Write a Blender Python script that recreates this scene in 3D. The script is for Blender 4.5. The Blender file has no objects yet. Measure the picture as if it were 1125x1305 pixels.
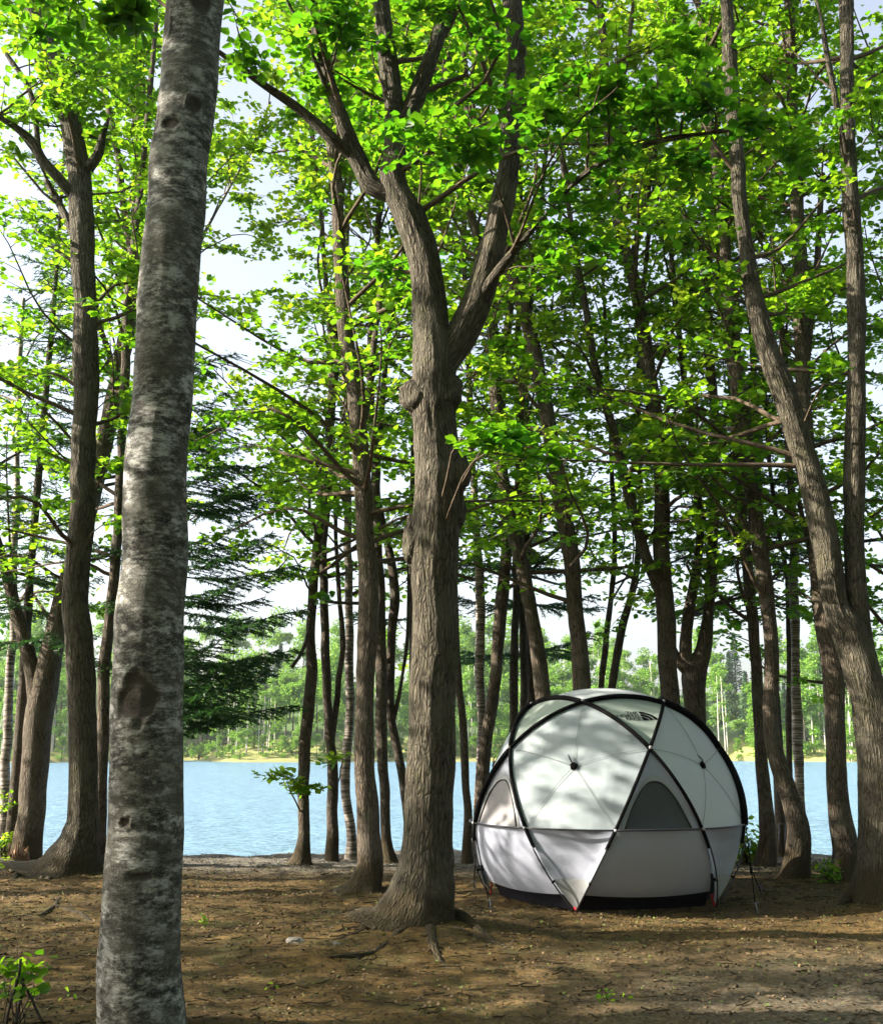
import bpy, math, random
import numpy as np
from mathutils import Vector

random.seed(7)
rng = np.random.default_rng(11)
sc = bpy.context.scene
COL = sc.collection
R_ = math.radians
PI = math.pi

# ------------------------------------------------------------------ camera
F, PW, PH = 1400.0, 1125.0, 1305.0
EYE, TH = 1.45, R_(12.19)
cd = bpy.data.cameras.new('camera')
cam = bpy.data.objects.new('camera', cd)
COL.objects.link(cam)
cam.location = (0, 0, EYE)
cam.rotation_euler = (PI/2 + TH, 0, 0)
cd.sensor_fit = 'VERTICAL'
cd.sensor_height = 24.0
cd.lens = F / PH * 24.0
cd.clip_start = 0.05
cd.clip_end = 3000
sc.camera = cam

# ------------------------------------------------------------------ light
SUN = Vector((-0.93, -0.06, 0.50)).normalized()
SUN_EL = math.asin(SUN.z)
SUN_ROT = math.atan2(SUN.x, SUN.y)
w = bpy.data.worlds.new('World')
sc.world = w
w.use_nodes = True
nt = w.node_tree
nt.nodes.clear()
sky = nt.nodes.new('ShaderNodeTexSky')
sky.sky_type = 'NISHITA'
sky.sun_disc = False
sky.sun_elevation = SUN_EL
sky.sun_rotation = SUN_ROT
sky.air_density = 1.0
sky.dust_density = 4.0
sky.ozone_density = 1.2
bg = nt.nodes.new('ShaderNodeBackground')
bg.inputs['Strength'].default_value = 0.088
wo = nt.nodes.new('ShaderNodeOutputWorld')
hs = nt.nodes.new('ShaderNodeHueSaturation')
hs.inputs['Saturation'].default_value = .55
hs.inputs['Value'].default_value = 1.12
nt.links.new(sky.outputs[0], hs.inputs['Color'])
nt.links.new(hs.outputs[0], bg.inputs['Color'])
nt.links.new(bg.outputs[0], wo.inputs['Surface'])
sl = bpy.data.lights.new('sun', 'SUN')
sl.energy = 5.0
sl.angle = R_(0.5)
sl.color = (1.0, 0.90, 0.75)
so = bpy.data.objects.new('sun', sl)
COL.objects.link(so)
so.rotation_euler = SUN.to_track_quat('Z', 'Y').to_euler()
so.location = (-20, -8, 20)
sc.view_settings.view_transform = 'Standard'
sc.view_settings.look = 'None'
sc.view_settings.exposure = 2.05
sc.view_settings.gamma = 1.0
sc.cycles.max_bounces = 8
sc.cycles.transparent_max_bounces = 8
sc.cycles.caustics_reflective = False
sc.cycles.caustics_refractive = False

# ------------------------------------------------------------------ helpers
def pt(u, v, d):
    """point of the plane Y = d that is seen in photo pixel (u, v)"""
    x = (u - PW/2) / F
    y = (PH/2 - v) / F
    t = d / (math.cos(TH) - y*math.sin(TH))
    return np.array([x*t, d, EYE + t*(y*math.cos(TH) + math.sin(TH))])

def px(u, v, d):
    """metres per photo pixel there"""
    y = (PH/2 - v) / F
    return d / (math.cos(TH) - y*math.sin(TH)) / F

def gd(v, z=0.0):
    return (EYE - z) / math.tan(math.atan((v - PH/2)/F) - TH)

def hsh(i, j, k, s):
    h = (i*374761393 + j*668265263 + k*2147483647 + s*1274126177) & 0xffffffff
    h = ((h ^ (h >> 13)) * 1274126177) & 0xffffffff
    h = ((h ^ (h >> 16)) * 2246822519) & 0xffffffff
    return ((h ^ (h >> 15)) & 0xffffff) / 16777215.0

def vnoise(p, s=0):
    p = np.asarray(p, float)
    f = np.floor(p).astype(np.int64)
    r = p - f
    r = r*r*(3-2*r)
    out = 0
    for a in (0, 1):
        for b in (0, 1):
            for c in (0, 1):
                wgt = (r[..., 0] if a else 1-r[..., 0])*(r[..., 1] if b else 1-r[..., 1])*(r[..., 2] if c else 1-r[..., 2])
                out = out + wgt*hsh(f[..., 0]+a, f[..., 1]+b, f[..., 2]+c, s)
    return out*2-1

def fbm(p, o=3, s=0):
    p = np.asarray(p, float)
    r, a = 0, 1.0
    for k in range(o):
        r = r + a*vnoise(p*2**k, s+k*17)
        a *= .5
    return r

class MB:
    def __init__(self):
        self.v, self.f4, self.f3, self.bk, self.ti, self.mi4, self.mi3 = [], [], [], [], [], [], []
        self.n = 0
    def add(self, v, f4=None, f3=None, bk=None, ti=None, mi=0):
        v = np.asarray(v, float).reshape(-1, 3)
        if f4 is not None and len(f4):
            f4 = np.asarray(f4, np.int64).reshape(-1, 4)
            self.f4.append(f4 + self.n); self.mi4.append(np.full(len(f4), mi))
        if f3 is not None and len(f3):
            f3 = np.asarray(f3, np.int64).reshape(-1, 3)
            self.f3.append(f3 + self.n); self.mi3.append(np.full(len(f3), mi))
        self.v.append(v)
        self.bk.append(v.copy() if bk is None else np.asarray(bk, float).reshape(-1, 3))
        self.ti.append(np.zeros(len(v)) if ti is None else np.asarray(ti, float).ravel())
        self.n += len(v)
        return self
    def build(self, name, mats, parent=None, smooth=True, loc=None):
        v = np.concatenate(self.v)
        if loc is not None:
            v = v - np.array(loc)
        f4 = np.concatenate(self.f4) if self.f4 else np.zeros((0, 4), np.int64)
        f3 = np.concatenate(self.f3) if self.f3 else np.zeros((0, 3), np.int64)
        me = bpy.data.meshes.new(name)
        me.vertices.add(len(v)); me.vertices.foreach_set('co', v.ravel().astype(np.float32))
        nl = f4.size + f3.size
        me.loops.add(nl)
        me.loops.foreach_set('vertex_index', np.concatenate([f4.ravel(), f3.ravel()]).astype(np.int32))
        me.polygons.add(len(f4)+len(f3))
        ls = np.concatenate([np.arange(len(f4))*4, f4.size + np.arange(len(f3))*3])
        me.polygons.foreach_set('loop_start', ls.astype(np.int32))
        mi = np.concatenate([np.concatenate(x) if x else np.zeros(0) for x in (self.mi4, self.mi3)])
        me.polygons.foreach_set('material_index', mi.astype(np.int32))
        me.polygons.foreach_set('use_smooth', np.full(len(mi), smooth, bool))
        a = me.attributes.new('bk', 'FLOAT_VECTOR', 'POINT')
        a.data.foreach_set('vector', np.concatenate(self.bk).ravel().astype(np.float32))
        a = me.attributes.new('tint', 'FLOAT', 'POINT')
        a.data.foreach_set('value', np.concatenate(self.ti).astype(np.float32))
        me.update(calc_edges=True)
        for m in (mats if isinstance(mats, (list, tuple)) else [mats]):
            me.materials.append(m)
        o = bpy.data.objects.new(name, me)
        COL.objects.link(o)
        if parent is not None:
            o.parent = parent
            if loc is None:
                o.matrix_parent_inverse = parent.matrix_basis.inverted()
        elif loc is not None:
            o.location = loc
        return o

def tag(o, label=None, cat=None, group=None, kind=None):
    if label: o['label'] = label
    if cat: o['category'] = cat
    if group: o['group'] = group
    if kind: o['kind'] = kind
    return o

def empty(name, loc, label=None, cat=None, group=None):
    o = bpy.data.objects.new(name, None)
    COL.objects.link(o)
    o.location = loc
    o.empty_display_size = .2
    return tag(o, label, cat, group)

def smooth_path(P, R, step):
    P = np.asarray(P, float); R = np.asarray(R, float)
    n = len(P)
    out, ro = [], []
    for i in range(n-1):
        p0 = P[i-1] if i > 0 else 2*P[0]-P[1]
        p3 = P[i+2] if i+2 < n else 2*P[-1]-P[-2]
        p1, p2 = P[i], P[i+1]
        k = max(1, int(np.linalg.norm(p2-p1)/step))
        t = (np.arange(k)/k)[:, None]
        out.append(.5*((2*p1) + (-p0+p2)*t + (2*p0-5*p1+4*p2-p3)*t*t + (-p0+3*p1-3*p2+p3)*t**3))
        tt = t[:, 0]; tt = tt*tt*(3-2*tt)
        ro.append(R[i]*(1-tt) + R[i+1]*tt)
    out.append(P[-1:]); ro.append(R[-1:])
    return np.concatenate(out), np.concatenate(ro)

def tube(mb, P, R, seg=12, disp=None, mi=0, cap=True, ti=0.0, seed=0):
    P = np.asarray(P, float); R = np.asarray(R, float)
    n = len(P)
    T = np.gradient(P, axis=0); T /= np.linalg.norm(T, axis=1)[:, None] + 1e-9
    ref = np.array([1., 0, 0]) if abs(T[0][0]) < .8 else np.array([0, 0, 1.])
    A = np.zeros((n, 3)); a = ref - T[0]*ref.dot(T[0]); a /= np.linalg.norm(a)
    for i in range(n):
        a = a - T[i]*a.dot(T[i]); a /= np.linalg.norm(a)+1e-9
        A[i] = a
    B = np.cross(T, A)
    th = np.arange(seg)*2*PI/seg
    L = np.concatenate([[0], np.cumsum(np.linalg.norm(np.diff(P, axis=0), axis=1))])
    c, s = np.cos(th), np.sin(th)
    rr = R[:, None]*np.ones(seg)
    bk = np.stack([c[None, :]*R[:, None], s[None, :]*R[:, None], (L[:, None]+seed*3.7)*np.ones(seg)], -1)
    if disp is not None:
        rr = rr + disp(th[None, :]+0*rr, L[:, None]+0*rr, rr, bk)
    V = P[:, None, :] + rr[..., None]*(A[:, None, :]*c[None, :, None] + B[:, None, :]*s[None, :, None])
    i = np.arange(n-1)[:, None]*seg; j = np.arange(seg)[None, :]; j2 = (j+1) % seg
    f4 = np.stack([i+j, i+j2, i+seg+j2, i+seg+j], -1).reshape(-1, 4)
    V = V.reshape(-1, 3); bk = bk.reshape(-1, 3)
    f3 = None
    if cap:
        e = (n-1)*seg
        V = np.vstack([V, P[-1] + T[-1]*R[-1]*.4, P[0]]); bk = np.vstack([bk, [0, 0, L[-1]], [0, 0, 0]])
        jj = np.arange(seg); j2 = (jj+1) % seg
        f3 = np.vstack([np.stack([e+jj, e+j2, np.full(seg, n*seg)], -1), np.stack([j2, jj, np.full(seg, n*seg+1)], -1)])
    mb.add(V, f4, f3, bk, np.full(len(V), ti), mi)

def tubes_batch(mb, P, R, seg=5):
    """P (m,k,3) R (m,k) many thin branches at once"""
    m, k, _ = P.shape
    T = np.gradient(P, axis=1); T /= np.linalg.norm(T, axis=2, keepdims=True)+1e-9
    up = np.array([.13, .21, .97])
    A = np.cross(T, up); A /= np.linalg.norm(A, axis=2, keepdims=True)+1e-9
    B = np.cross(T, A)
    th = np.arange(seg)*2*PI/seg
    V = P[:, :, None, :] + R[:, :, None, None]*(A[:, :, None, :]*np.cos(th)[None, None, :, None] + B[:, :, None, :]*np.sin(th)[None, None, :, None])
    L = np.concatenate([np.zeros((m, 1)), np.cumsum(np.linalg.norm(np.diff(P, axis=1), axis=2), axis=1)], 1)
    bk = np.stack([np.cos(th)[None, None]*R[..., None], np.sin(th)[None, None]*R[..., None], L[..., None]+0*R[..., None]*th], -1)
    b = np.arange(m)[:, None, None]*k*seg + np.arange(k-1)[None, :, None]*seg
    j = np.arange(seg)[None, None, :]; j2 = (j+1) % seg
    f4 = np.stack([b+j, b+j2, b+seg+j2, b+seg+j], -1).reshape(-1, 4)
    mb.add(V.reshape(-1, 3), f4, None, bk.reshape(-1, 3))

LEAF = np.array([[0, 0, 0], [-.24, .22, .05], [-.38, .62, .10], [0, 1, -.06], [.38, .62, .10], [.24, .22, .05]])
def leaves(mb, C, size, nrm_j=.45, dirv=None, tint=None, droop=.25):
    n = len(C)
    N = np.array([0, 0, 1.]) + rng.normal(0, nrm_j, (n, 3)); N /= np.linalg.norm(N, axis=1)[:, None]
    az = rng.uniform(0, 2*PI, n)
    D = np.stack([np.cos(az), np.sin(az), -droop + rng.normal(0, .25, n)], -1)
    if dirv is not None:
        D = D + dirv*.8
    D = D - N*(D*N).sum(1)[:, None]; D /= np.linalg.norm(D, axis=1)[:, None]+1e-9
    B = np.cross(D, N)
    s = size*rng.uniform(.6, 1.25, n)
    wd = rng.uniform(.8, 1.2, n)
    V = C[:, None, :] + s[:, None, None]*(B[:, None, :]*LEAF[None, :, 0:1]*wd[:, None, None] + D[:, None, :]*LEAF[None, :, 1:2] + N[:, None, :]*LEAF[None, :, 2:3])
    b = (np.arange(n)*6)[:, None]
    f4 = np.concatenate([b+np.array([0, 3, 2, 1]), b+np.array([0, 5, 4, 3])])
    t = rng.uniform(0, 1, n) if tint is None else np.clip(tint + rng.uniform(-.3, .3, n), 0, 1)
    mb.add(V.reshape(-1, 3), f4, None, None, np.repeat(t, 6))

# ------------------------------------------------------------------ materials
def nmat(name):
    m = bpy.data.materials.new(name)
    m.use_nodes = True
    t = m.node_tree
    t.nodes.clear()
    out = t.nodes.new('ShaderNodeOutputMaterial')
    return m, t, out

def N(t, typ, **k):
    n = t.nodes.new(typ)
    for a, b in k.items():
        if a in n.inputs: n.inputs[a].default_value = b
        else: setattr(n, a, b)
    return n

def ramp(t, fac, stops):
    r = t.nodes.new('ShaderNodeValToRGB')
    e = r.color_ramp.elements
    while len(e) < len(stops): e.new(.5)
    for i, (p, c) in enumerate(stops):
        e[i].position = p; e[i].color = (*c, 1) if len(c) == 3 else c
    t.links.new(fac, r.inputs['Fac'])
    return r.outputs['Color']

def mix(t, fac, a, b, mode='MIX'):
    m = t.nodes.new('ShaderNodeMix'); m.data_type = 'RGBA'; m.blend_type = mode
    for inp, val in ((0, fac), (6, a), (7, b)):
        if hasattr(val, 'links'): t.links.new(val, m.inputs[inp])
        else: m.inputs[inp].default_value = (*val, 1) if isinstance(val, tuple) else val
    return m.outputs[2]

def attr(t, name, out='Vector'):
    a = t.nodes.new('ShaderNodeAttribute'); a.attribute_name = name
    return a.outputs[out]

def mapping(t, vec, scale):
    m = t.nodes.new('ShaderNodeMapping'); m.inputs['Scale'].default_value = scale
    t.links.new(vec, m.inputs['Vector'])
    return m.outputs[0]

def noise(t, vec, scale, detail=4, rough=.55):
    n = t.nodes.new('ShaderNodeTexNoise')
    n.inputs['Scale'].default_value = scale; n.inputs['Detail'].default_value = detail; n.inputs['Roughness'].default_value = rough
    if vec is not None: t.links.new(vec, n.inputs['Vector'])
    return n.outputs['Fac']

def bumpn(t, h, strength, dist, prev=None):
    b = t.nodes.new('ShaderNodeBump'); b.inputs['Strength'].default_value = strength; b.inputs['Distance'].default_value = dist
    t.links.new(h, b.inputs['Height'])
    if prev is not None: t.links.new(prev, b.inputs['Normal'])
    return b.outputs[0]

def bark_mat(name, lo, hi, patch, scale=30, depth=.012, moss=0.0, stretch=.16):
    m, t, out = nmat(name)
    v = attr(t, 'bk')
    wv = t.nodes.new('ShaderNodeTexNoise'); wv.inputs['Scale'].default_value = 7; wv.inputs['Detail'].default_value = 3
    t.links.new(v, wv.inputs['Vector'])
    sub = t.nodes.new('ShaderNodeVectorMath'); sub.operation = 'MULTIPLY_ADD'
    t.links.new(wv.outputs['Color'], sub.inputs[0]); sub.inputs[1].default_value = (.03, .03, .12); t.links.new(v, sub.inputs[2])
    vs = mapping(t, sub.outputs[0], (1, 1, stretch))
    vo = t.nodes.new('ShaderNodeTexVoronoi'); vo.feature = 'DISTANCE_TO_EDGE'; vo.inputs['Scale'].default_value = scale
    t.links.new(vs, vo.inputs['Vector'])
    fine = noise(t, mapping(t, v, (1, 1, .3)), scale*2.5, 6, .65)
    vo2 = t.nodes.new('ShaderNodeTexVoronoi'); vo2.feature = 'DISTANCE_TO_EDGE'; vo2.inputs['Scale'].default_value = scale*.55
    t.links.new(mapping(t, sub.outputs[0], (1, 1, stretch*3.2)), vo2.inputs['Vector'])
    v2 = t.nodes.new('ShaderNodeMath'); v2.operation = 'MULTIPLY_ADD'; t.links.new(vo2.outputs['Distance'], v2.inputs[0]); v2.inputs[1].default_value = 1.5; v2.inputs[2].default_value = .05
    mn = t.nodes.new('ShaderNodeMath'); mn.operation = 'MINIMUM'; t.links.new(v2.outputs[0], mn.inputs[0]); t.links.new(vo.outputs['Distance'], mn.inputs[1])
    mm = t.nodes.new('ShaderNodeMath'); mm.operation = 'MULTIPLY_ADD'
    t.links.new(fine, mm.inputs[0]); mm.inputs[1].default_value = .30; t.links.new(mn.outputs[0], mm.inputs[2])
    col = ramp(t, mm.outputs[0], [(.13, lo), (.20, tuple(.5*(a+b) for a, b in zip(lo, hi))), (.30, hi), (.5, tuple(min(1, c*1.25) for c in hi))])
    big = noise(t, v, 3.2, 4, .6)
    col = mix(t, ramp(t, big, [(.50, (0, 0, 0)), (.62, (.55, .55, .55))]), col, patch)
    if moss > 0:
        ms = noise(t, v, 5, 5, .6)
        col = mix(t, ramp(t, ms, [(.52, (0, 0, 0)), (.66, (moss,)*3)]), col, (.055, .06, .02))
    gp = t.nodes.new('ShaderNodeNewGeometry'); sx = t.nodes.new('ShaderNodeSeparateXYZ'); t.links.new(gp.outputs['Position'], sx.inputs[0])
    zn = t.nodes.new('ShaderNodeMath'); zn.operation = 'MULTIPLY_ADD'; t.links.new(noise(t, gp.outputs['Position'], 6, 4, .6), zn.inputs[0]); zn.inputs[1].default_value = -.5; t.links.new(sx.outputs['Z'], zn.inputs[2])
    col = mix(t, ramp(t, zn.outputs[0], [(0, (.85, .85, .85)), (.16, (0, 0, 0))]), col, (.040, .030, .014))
    b = t.nodes.new('ShaderNodeBsdfPrincipled'); b.inputs['Roughness'].default_value = .9
    b.inputs['Specular IOR Level'].default_value = .2
    t.links.new(col, b.inputs['Base Color'])
    cl = t.nodes.new('ShaderNodeMapRange'); cl.inputs['From Max'].default_value = .5
    t.links.new(mm.outputs[0], cl.inputs['Value'])
    t.links.new(bumpn(t, cl.outputs[0], 1.0, depth), b.inputs['Normal'])
    t.links.new(b.outputs[0], out.inputs['Surface'])
    return m

M = {}
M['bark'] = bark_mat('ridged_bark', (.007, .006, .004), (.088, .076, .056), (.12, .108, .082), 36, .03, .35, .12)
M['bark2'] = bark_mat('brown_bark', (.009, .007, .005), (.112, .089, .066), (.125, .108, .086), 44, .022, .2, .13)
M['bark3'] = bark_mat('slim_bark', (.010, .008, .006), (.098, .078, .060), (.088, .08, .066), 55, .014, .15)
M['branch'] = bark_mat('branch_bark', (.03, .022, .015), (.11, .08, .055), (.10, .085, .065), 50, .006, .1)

def grey_bark():
    m, t, out = nmat('mottled_grey_bark')
    v = attr(t, 'bk')
    h = mapping(t, v, (1, 1, 2.0))
    n1 = noise(t, h, 9.0, 9, .74)
    n2 = noise(t, mapping(t, v, (1, 1, 2.6)), 24, 8, .75)
    n3 = noise(t, mapping(t, v, (1, 1, 1.6)), 3.0, 5, .62)
    add = t.nodes.new('ShaderNodeMath'); add.operation = 'MULTIPLY_ADD'
    t.links.new(n2, add.inputs[0]); add.inputs[1].default_value = .38; t.links.new(n1, add.inputs[2])
    base = ramp(t, add.outputs[0], [(.56, (.010, .010, .009)), (.635, (.034, .033, .029)), (.68, (.085, .083, .074)), (.73, (.18, .18, .17)), (.79, (.36, .36, .35))])
    base = mix(t, ramp(t, n3, [(.46, (0, 0, 0)), (.58, (.7, .7, .7))]), base, (.070, .066, .052))
    # pale crustose lichen: voronoi-edged spots
    vo = t.nodes.new('ShaderNodeTexVoronoi'); vo.inputs['Scale'].default_value = 13.0; vo.feature = 'F1'
    wv = t.nodes.new('ShaderNodeTexNoise'); wv.inputs['Scale'].default_value = 14; wv.inputs['Detail'].default_value = 4
    t.links.new(v, wv.inputs['Vector'])
    ma = t.nodes.new('ShaderNodeVectorMath'); ma.operation = 'MULTIPLY_ADD'
    t.links.new(wv.outputs['Color'], ma.inputs[0]); ma.inputs[1].default_value = (.12, .12, .08); t.links.new(h, ma.inputs[2])
    t.links.new(ma.outputs[0], vo.inputs['Vector'])
    lm = ramp(t, vo.outputs['Distance'], [(.27, (1, 1, 1)), (.31, (0, 0, 0))])
    gate = ramp(t, noise(t, v, 3.0, 3), [(.50, (0, 0, 0)), (.55, (.75, .75, .75))])
    lmm = mix(t, 1.0, lm, gate, 'MULTIPLY')
    col = mix(t, lmm, base, (.21, .215, .185))
    ln = noise(t, mapping(t, v, (1, 1, 9)), 13, 6, .7)
    col = mix(t, ramp(t, ln, [(.58, (0, 0, 0)), (.64, (.85, .85, .85))]), col, (.012, .011, .010))
    fs_ = noise(t, v, 120, 3, .7)
    col = mix(t, ramp(t, fs_, [(.54, (0, 0, 0)), (.66, (.5, .5, .5))]), col, (.24, .24, .23))
    sc_ = attr(t, 'tint', 'Fac')
    col = mix(t, ramp(t, sc_, [(.0, (0, 0, 0)), (.8, (.92, .92, .92))]), col, (.035, .028, .022))
    b = t.nodes.new('ShaderNodeBsdfPrincipled'); b.inputs['Roughness'].default_value = .82
    b.inputs['Specular IOR Level'].default_value = .25
    t.links.new(col, b.inputs['Base Color'])
    nb = bumpn(t, add.outputs[0], .8, .012)
    f = noise(t, mapping(t, v, (1, 1, 1.5)), 90, 4, .6)
    t.links.new(bumpn(t, f, .9, .005, nb), b.inputs['Normal'])
    t.links.new(b.outputs[0], out.inputs['Surface'])
    return m
M['grey'] = grey_bark()

def birch_mat():
    m, t, out = nmat('banded_birch_bark')
    v = attr(t, 'bk')
    n1 = noise(t, mapping(t, v, (1, 1, 9)), 4, 5, .65)
    col = ramp(t, n1, [(.40, (.04, .034, .028)), (.50, (.16, .13, .105)), (.60, (.33, .29, .25))])
    b = t.nodes.new('ShaderNodeBsdfPrincipled'); b.inputs['Roughness'].default_value = .8
    t.links.new(col, b.inputs['Base Color'])
    t.links.new(bumpn(t, n1, .6, .01), b.inputs['Normal'])
    t.links.new(b.outputs[0], out.inputs['Surface'])
    return m
M['birch'] = birch_mat()

def leaf_mat(name, cols, trans, gloss=.22, tmix=.6):
    m, t, out = nmat(name)
    ti = attr(t, 'tint', 'Fac')
    col = ramp(t, ti, [(0, cols[0]), (.55, cols[1]), (1, cols[2])])
    tcol = ramp(t, ti, [(0, trans[0]), (1, trans[1])])
    b = t.nodes.new('ShaderNodeBsdfPrincipled'); b.inputs['Roughness'].default_value = .45
    b.inputs['Specular IOR Level'].default_value = gloss
    t.links.new(col, b.inputs['Base Color'])
    tr = t.nodes.new('ShaderNodeBsdfTranslucent'); t.links.new(tcol, tr.inputs['Color'])
    ms = t.nodes.new('ShaderNodeMixShader'); ms.inputs[0].default_value = tmix
    t.links.new(b.outputs[0], ms.inputs[1]); t.links.new(tr.outputs[0], ms.inputs[2])
    t.links.new(ms.outputs[0], out.inputs['Surface'])
    return m
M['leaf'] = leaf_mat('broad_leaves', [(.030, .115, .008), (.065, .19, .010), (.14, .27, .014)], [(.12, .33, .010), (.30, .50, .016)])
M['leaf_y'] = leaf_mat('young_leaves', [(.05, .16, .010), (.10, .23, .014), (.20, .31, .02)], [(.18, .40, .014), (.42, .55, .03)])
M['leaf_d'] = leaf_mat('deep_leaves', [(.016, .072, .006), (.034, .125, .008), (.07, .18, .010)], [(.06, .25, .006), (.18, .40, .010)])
M['needle'] = leaf_mat('spruce_needles', [(.010, .045, .018), (.022, .075, .026), (.05, .12, .028)], [(.02, .09, .014), (.06, .16, .02)], .2, .35)
M['far_leaf'] = leaf_mat('far_leaves', [(.08, .20, .02), (.13, .27, .03), (.20, .33, .04)], [(.16, .36, .03), (.28, .44, .05)], .1, .35)
M['far_dark'] = leaf_mat('far_conifer', [(.03, .08, .045), (.05, .12, .05), (.09, .15, .05)], [(.04, .10, .03), (.08, .14, .03)], .1, .2)

def simple(name, col, rough=.6, metal=0.0, bump=None, spec=.4, var=0.0):
    m, t, out = nmat(name)
    b = t.nodes.new('ShaderNodeBsdfPrincipled')
    b.inputs['Roughness'].default_value = rough; b.inputs['Metallic'].default_value = metal
    b.inputs['Specular IOR Level'].default_value = spec
    tc = t.nodes.new('ShaderNodeTexCoord')
    n = noise(t, tc.outputs['Object'], bump[0] if bump else 12, 4)
    c = mix(t, n, tuple(x*(1-var) for x in col), tuple(min(1, x*(1+var)) for x in col))
    t.links.new(c, b.inputs['Base Color'])
    if bump: t.links.new(bumpn(t, n, .6, bump[1]), b.inputs['Normal'])
    t.links.new(b.outputs[0], out.inputs['Surface'])
    return m
M['white_trunk'] = simple('pale_birch_trunk', (.50, .47, .40), .8, var=.2)
M['black'] = simple('black_sleeve', (.0028, .0028, .0032), .7, spec=.05, var=.3, bump=(60, .002))
M['pole'] = simple('dark_pole', (.02, .02, .024), .35, var=.2)
M['tub'] = simple('black_groundsheet', (.006, .006, .010), .7, spec=.15, var=.3, bump=(8, .01))
M['mesh'] = simple('dark_window_mesh', (.035, .039, .044), .6, var=.25, bump=(3, .01))
M['mesh_lit'] = simple('lit_window_mesh', (.17, .165, .175), .6, var=.2, bump=(3, .01))  # paler copy of the window mesh, light on the left window put into colour
M['trim'] = simple('grey_trim', (.25, .26, .27), .7, var=.1)
M['clip'] = simple('pale_clip', (.3, .3, .31), .4, var=.1)
M['red'] = simple('red_strap', (.40, .015, .02), .6, var=.2)
M['cord'] = simple('grey_cord', (.16, .17, .17), .7, var=.1)
M['steel'] = simple('grey_steel', (.10, .11, .12), .45, .6, var=.2)
M['wood'] = simple('split_wood', (.14, .075, .04), .85, var=.4, bump=(25, .01))
M['darkwood'] = simple('dark_stick', (.02, .015, .012), .85, var=.4, bump=(40, .004))

def fabric(name, col, tr, tfac=.35):
    m, t, out = nmat(name)
    tc = t.nodes.new('ShaderNodeTexCoord')
    n = noise(t, tc.outputs['Object'], 3.5, 3, .5)
    c = mix(t, n, tuple(x*.93 for x in col), col)
    b = t.nodes.new('ShaderNodeBsdfPrincipled'); b.inputs['Roughness'].default_value = .55
    b.inputs['Specular IOR Level'].default_value = .35
    t.links.new(c, b.inputs['Base Color'])
    t.links.new(bumpn(t, n, .5, .03), b.inputs['Normal'])
    x = t.nodes.new('ShaderNodeBsdfTranslucent'); x.inputs['Color'].default_value = (*tr, 1)
    ms = t.nodes.new('ShaderNodeMixShader'); ms.inputs[0].default_value = tfac
    t.links.new(b.outputs[0], ms.inputs[1]); t.links.new(x.outputs[0], ms.inputs[2])
    t.links.new(ms.outputs[0], out.inputs['Surface'])
    return m
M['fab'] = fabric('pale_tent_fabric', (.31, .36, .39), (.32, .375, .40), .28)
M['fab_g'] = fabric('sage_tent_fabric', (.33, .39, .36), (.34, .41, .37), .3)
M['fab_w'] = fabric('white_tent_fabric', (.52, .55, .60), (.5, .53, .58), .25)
M['fab_l'] = fabric('cool_tent_fabric', (.34, .365, .45), (.35, .38, .45), .22)

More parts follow.
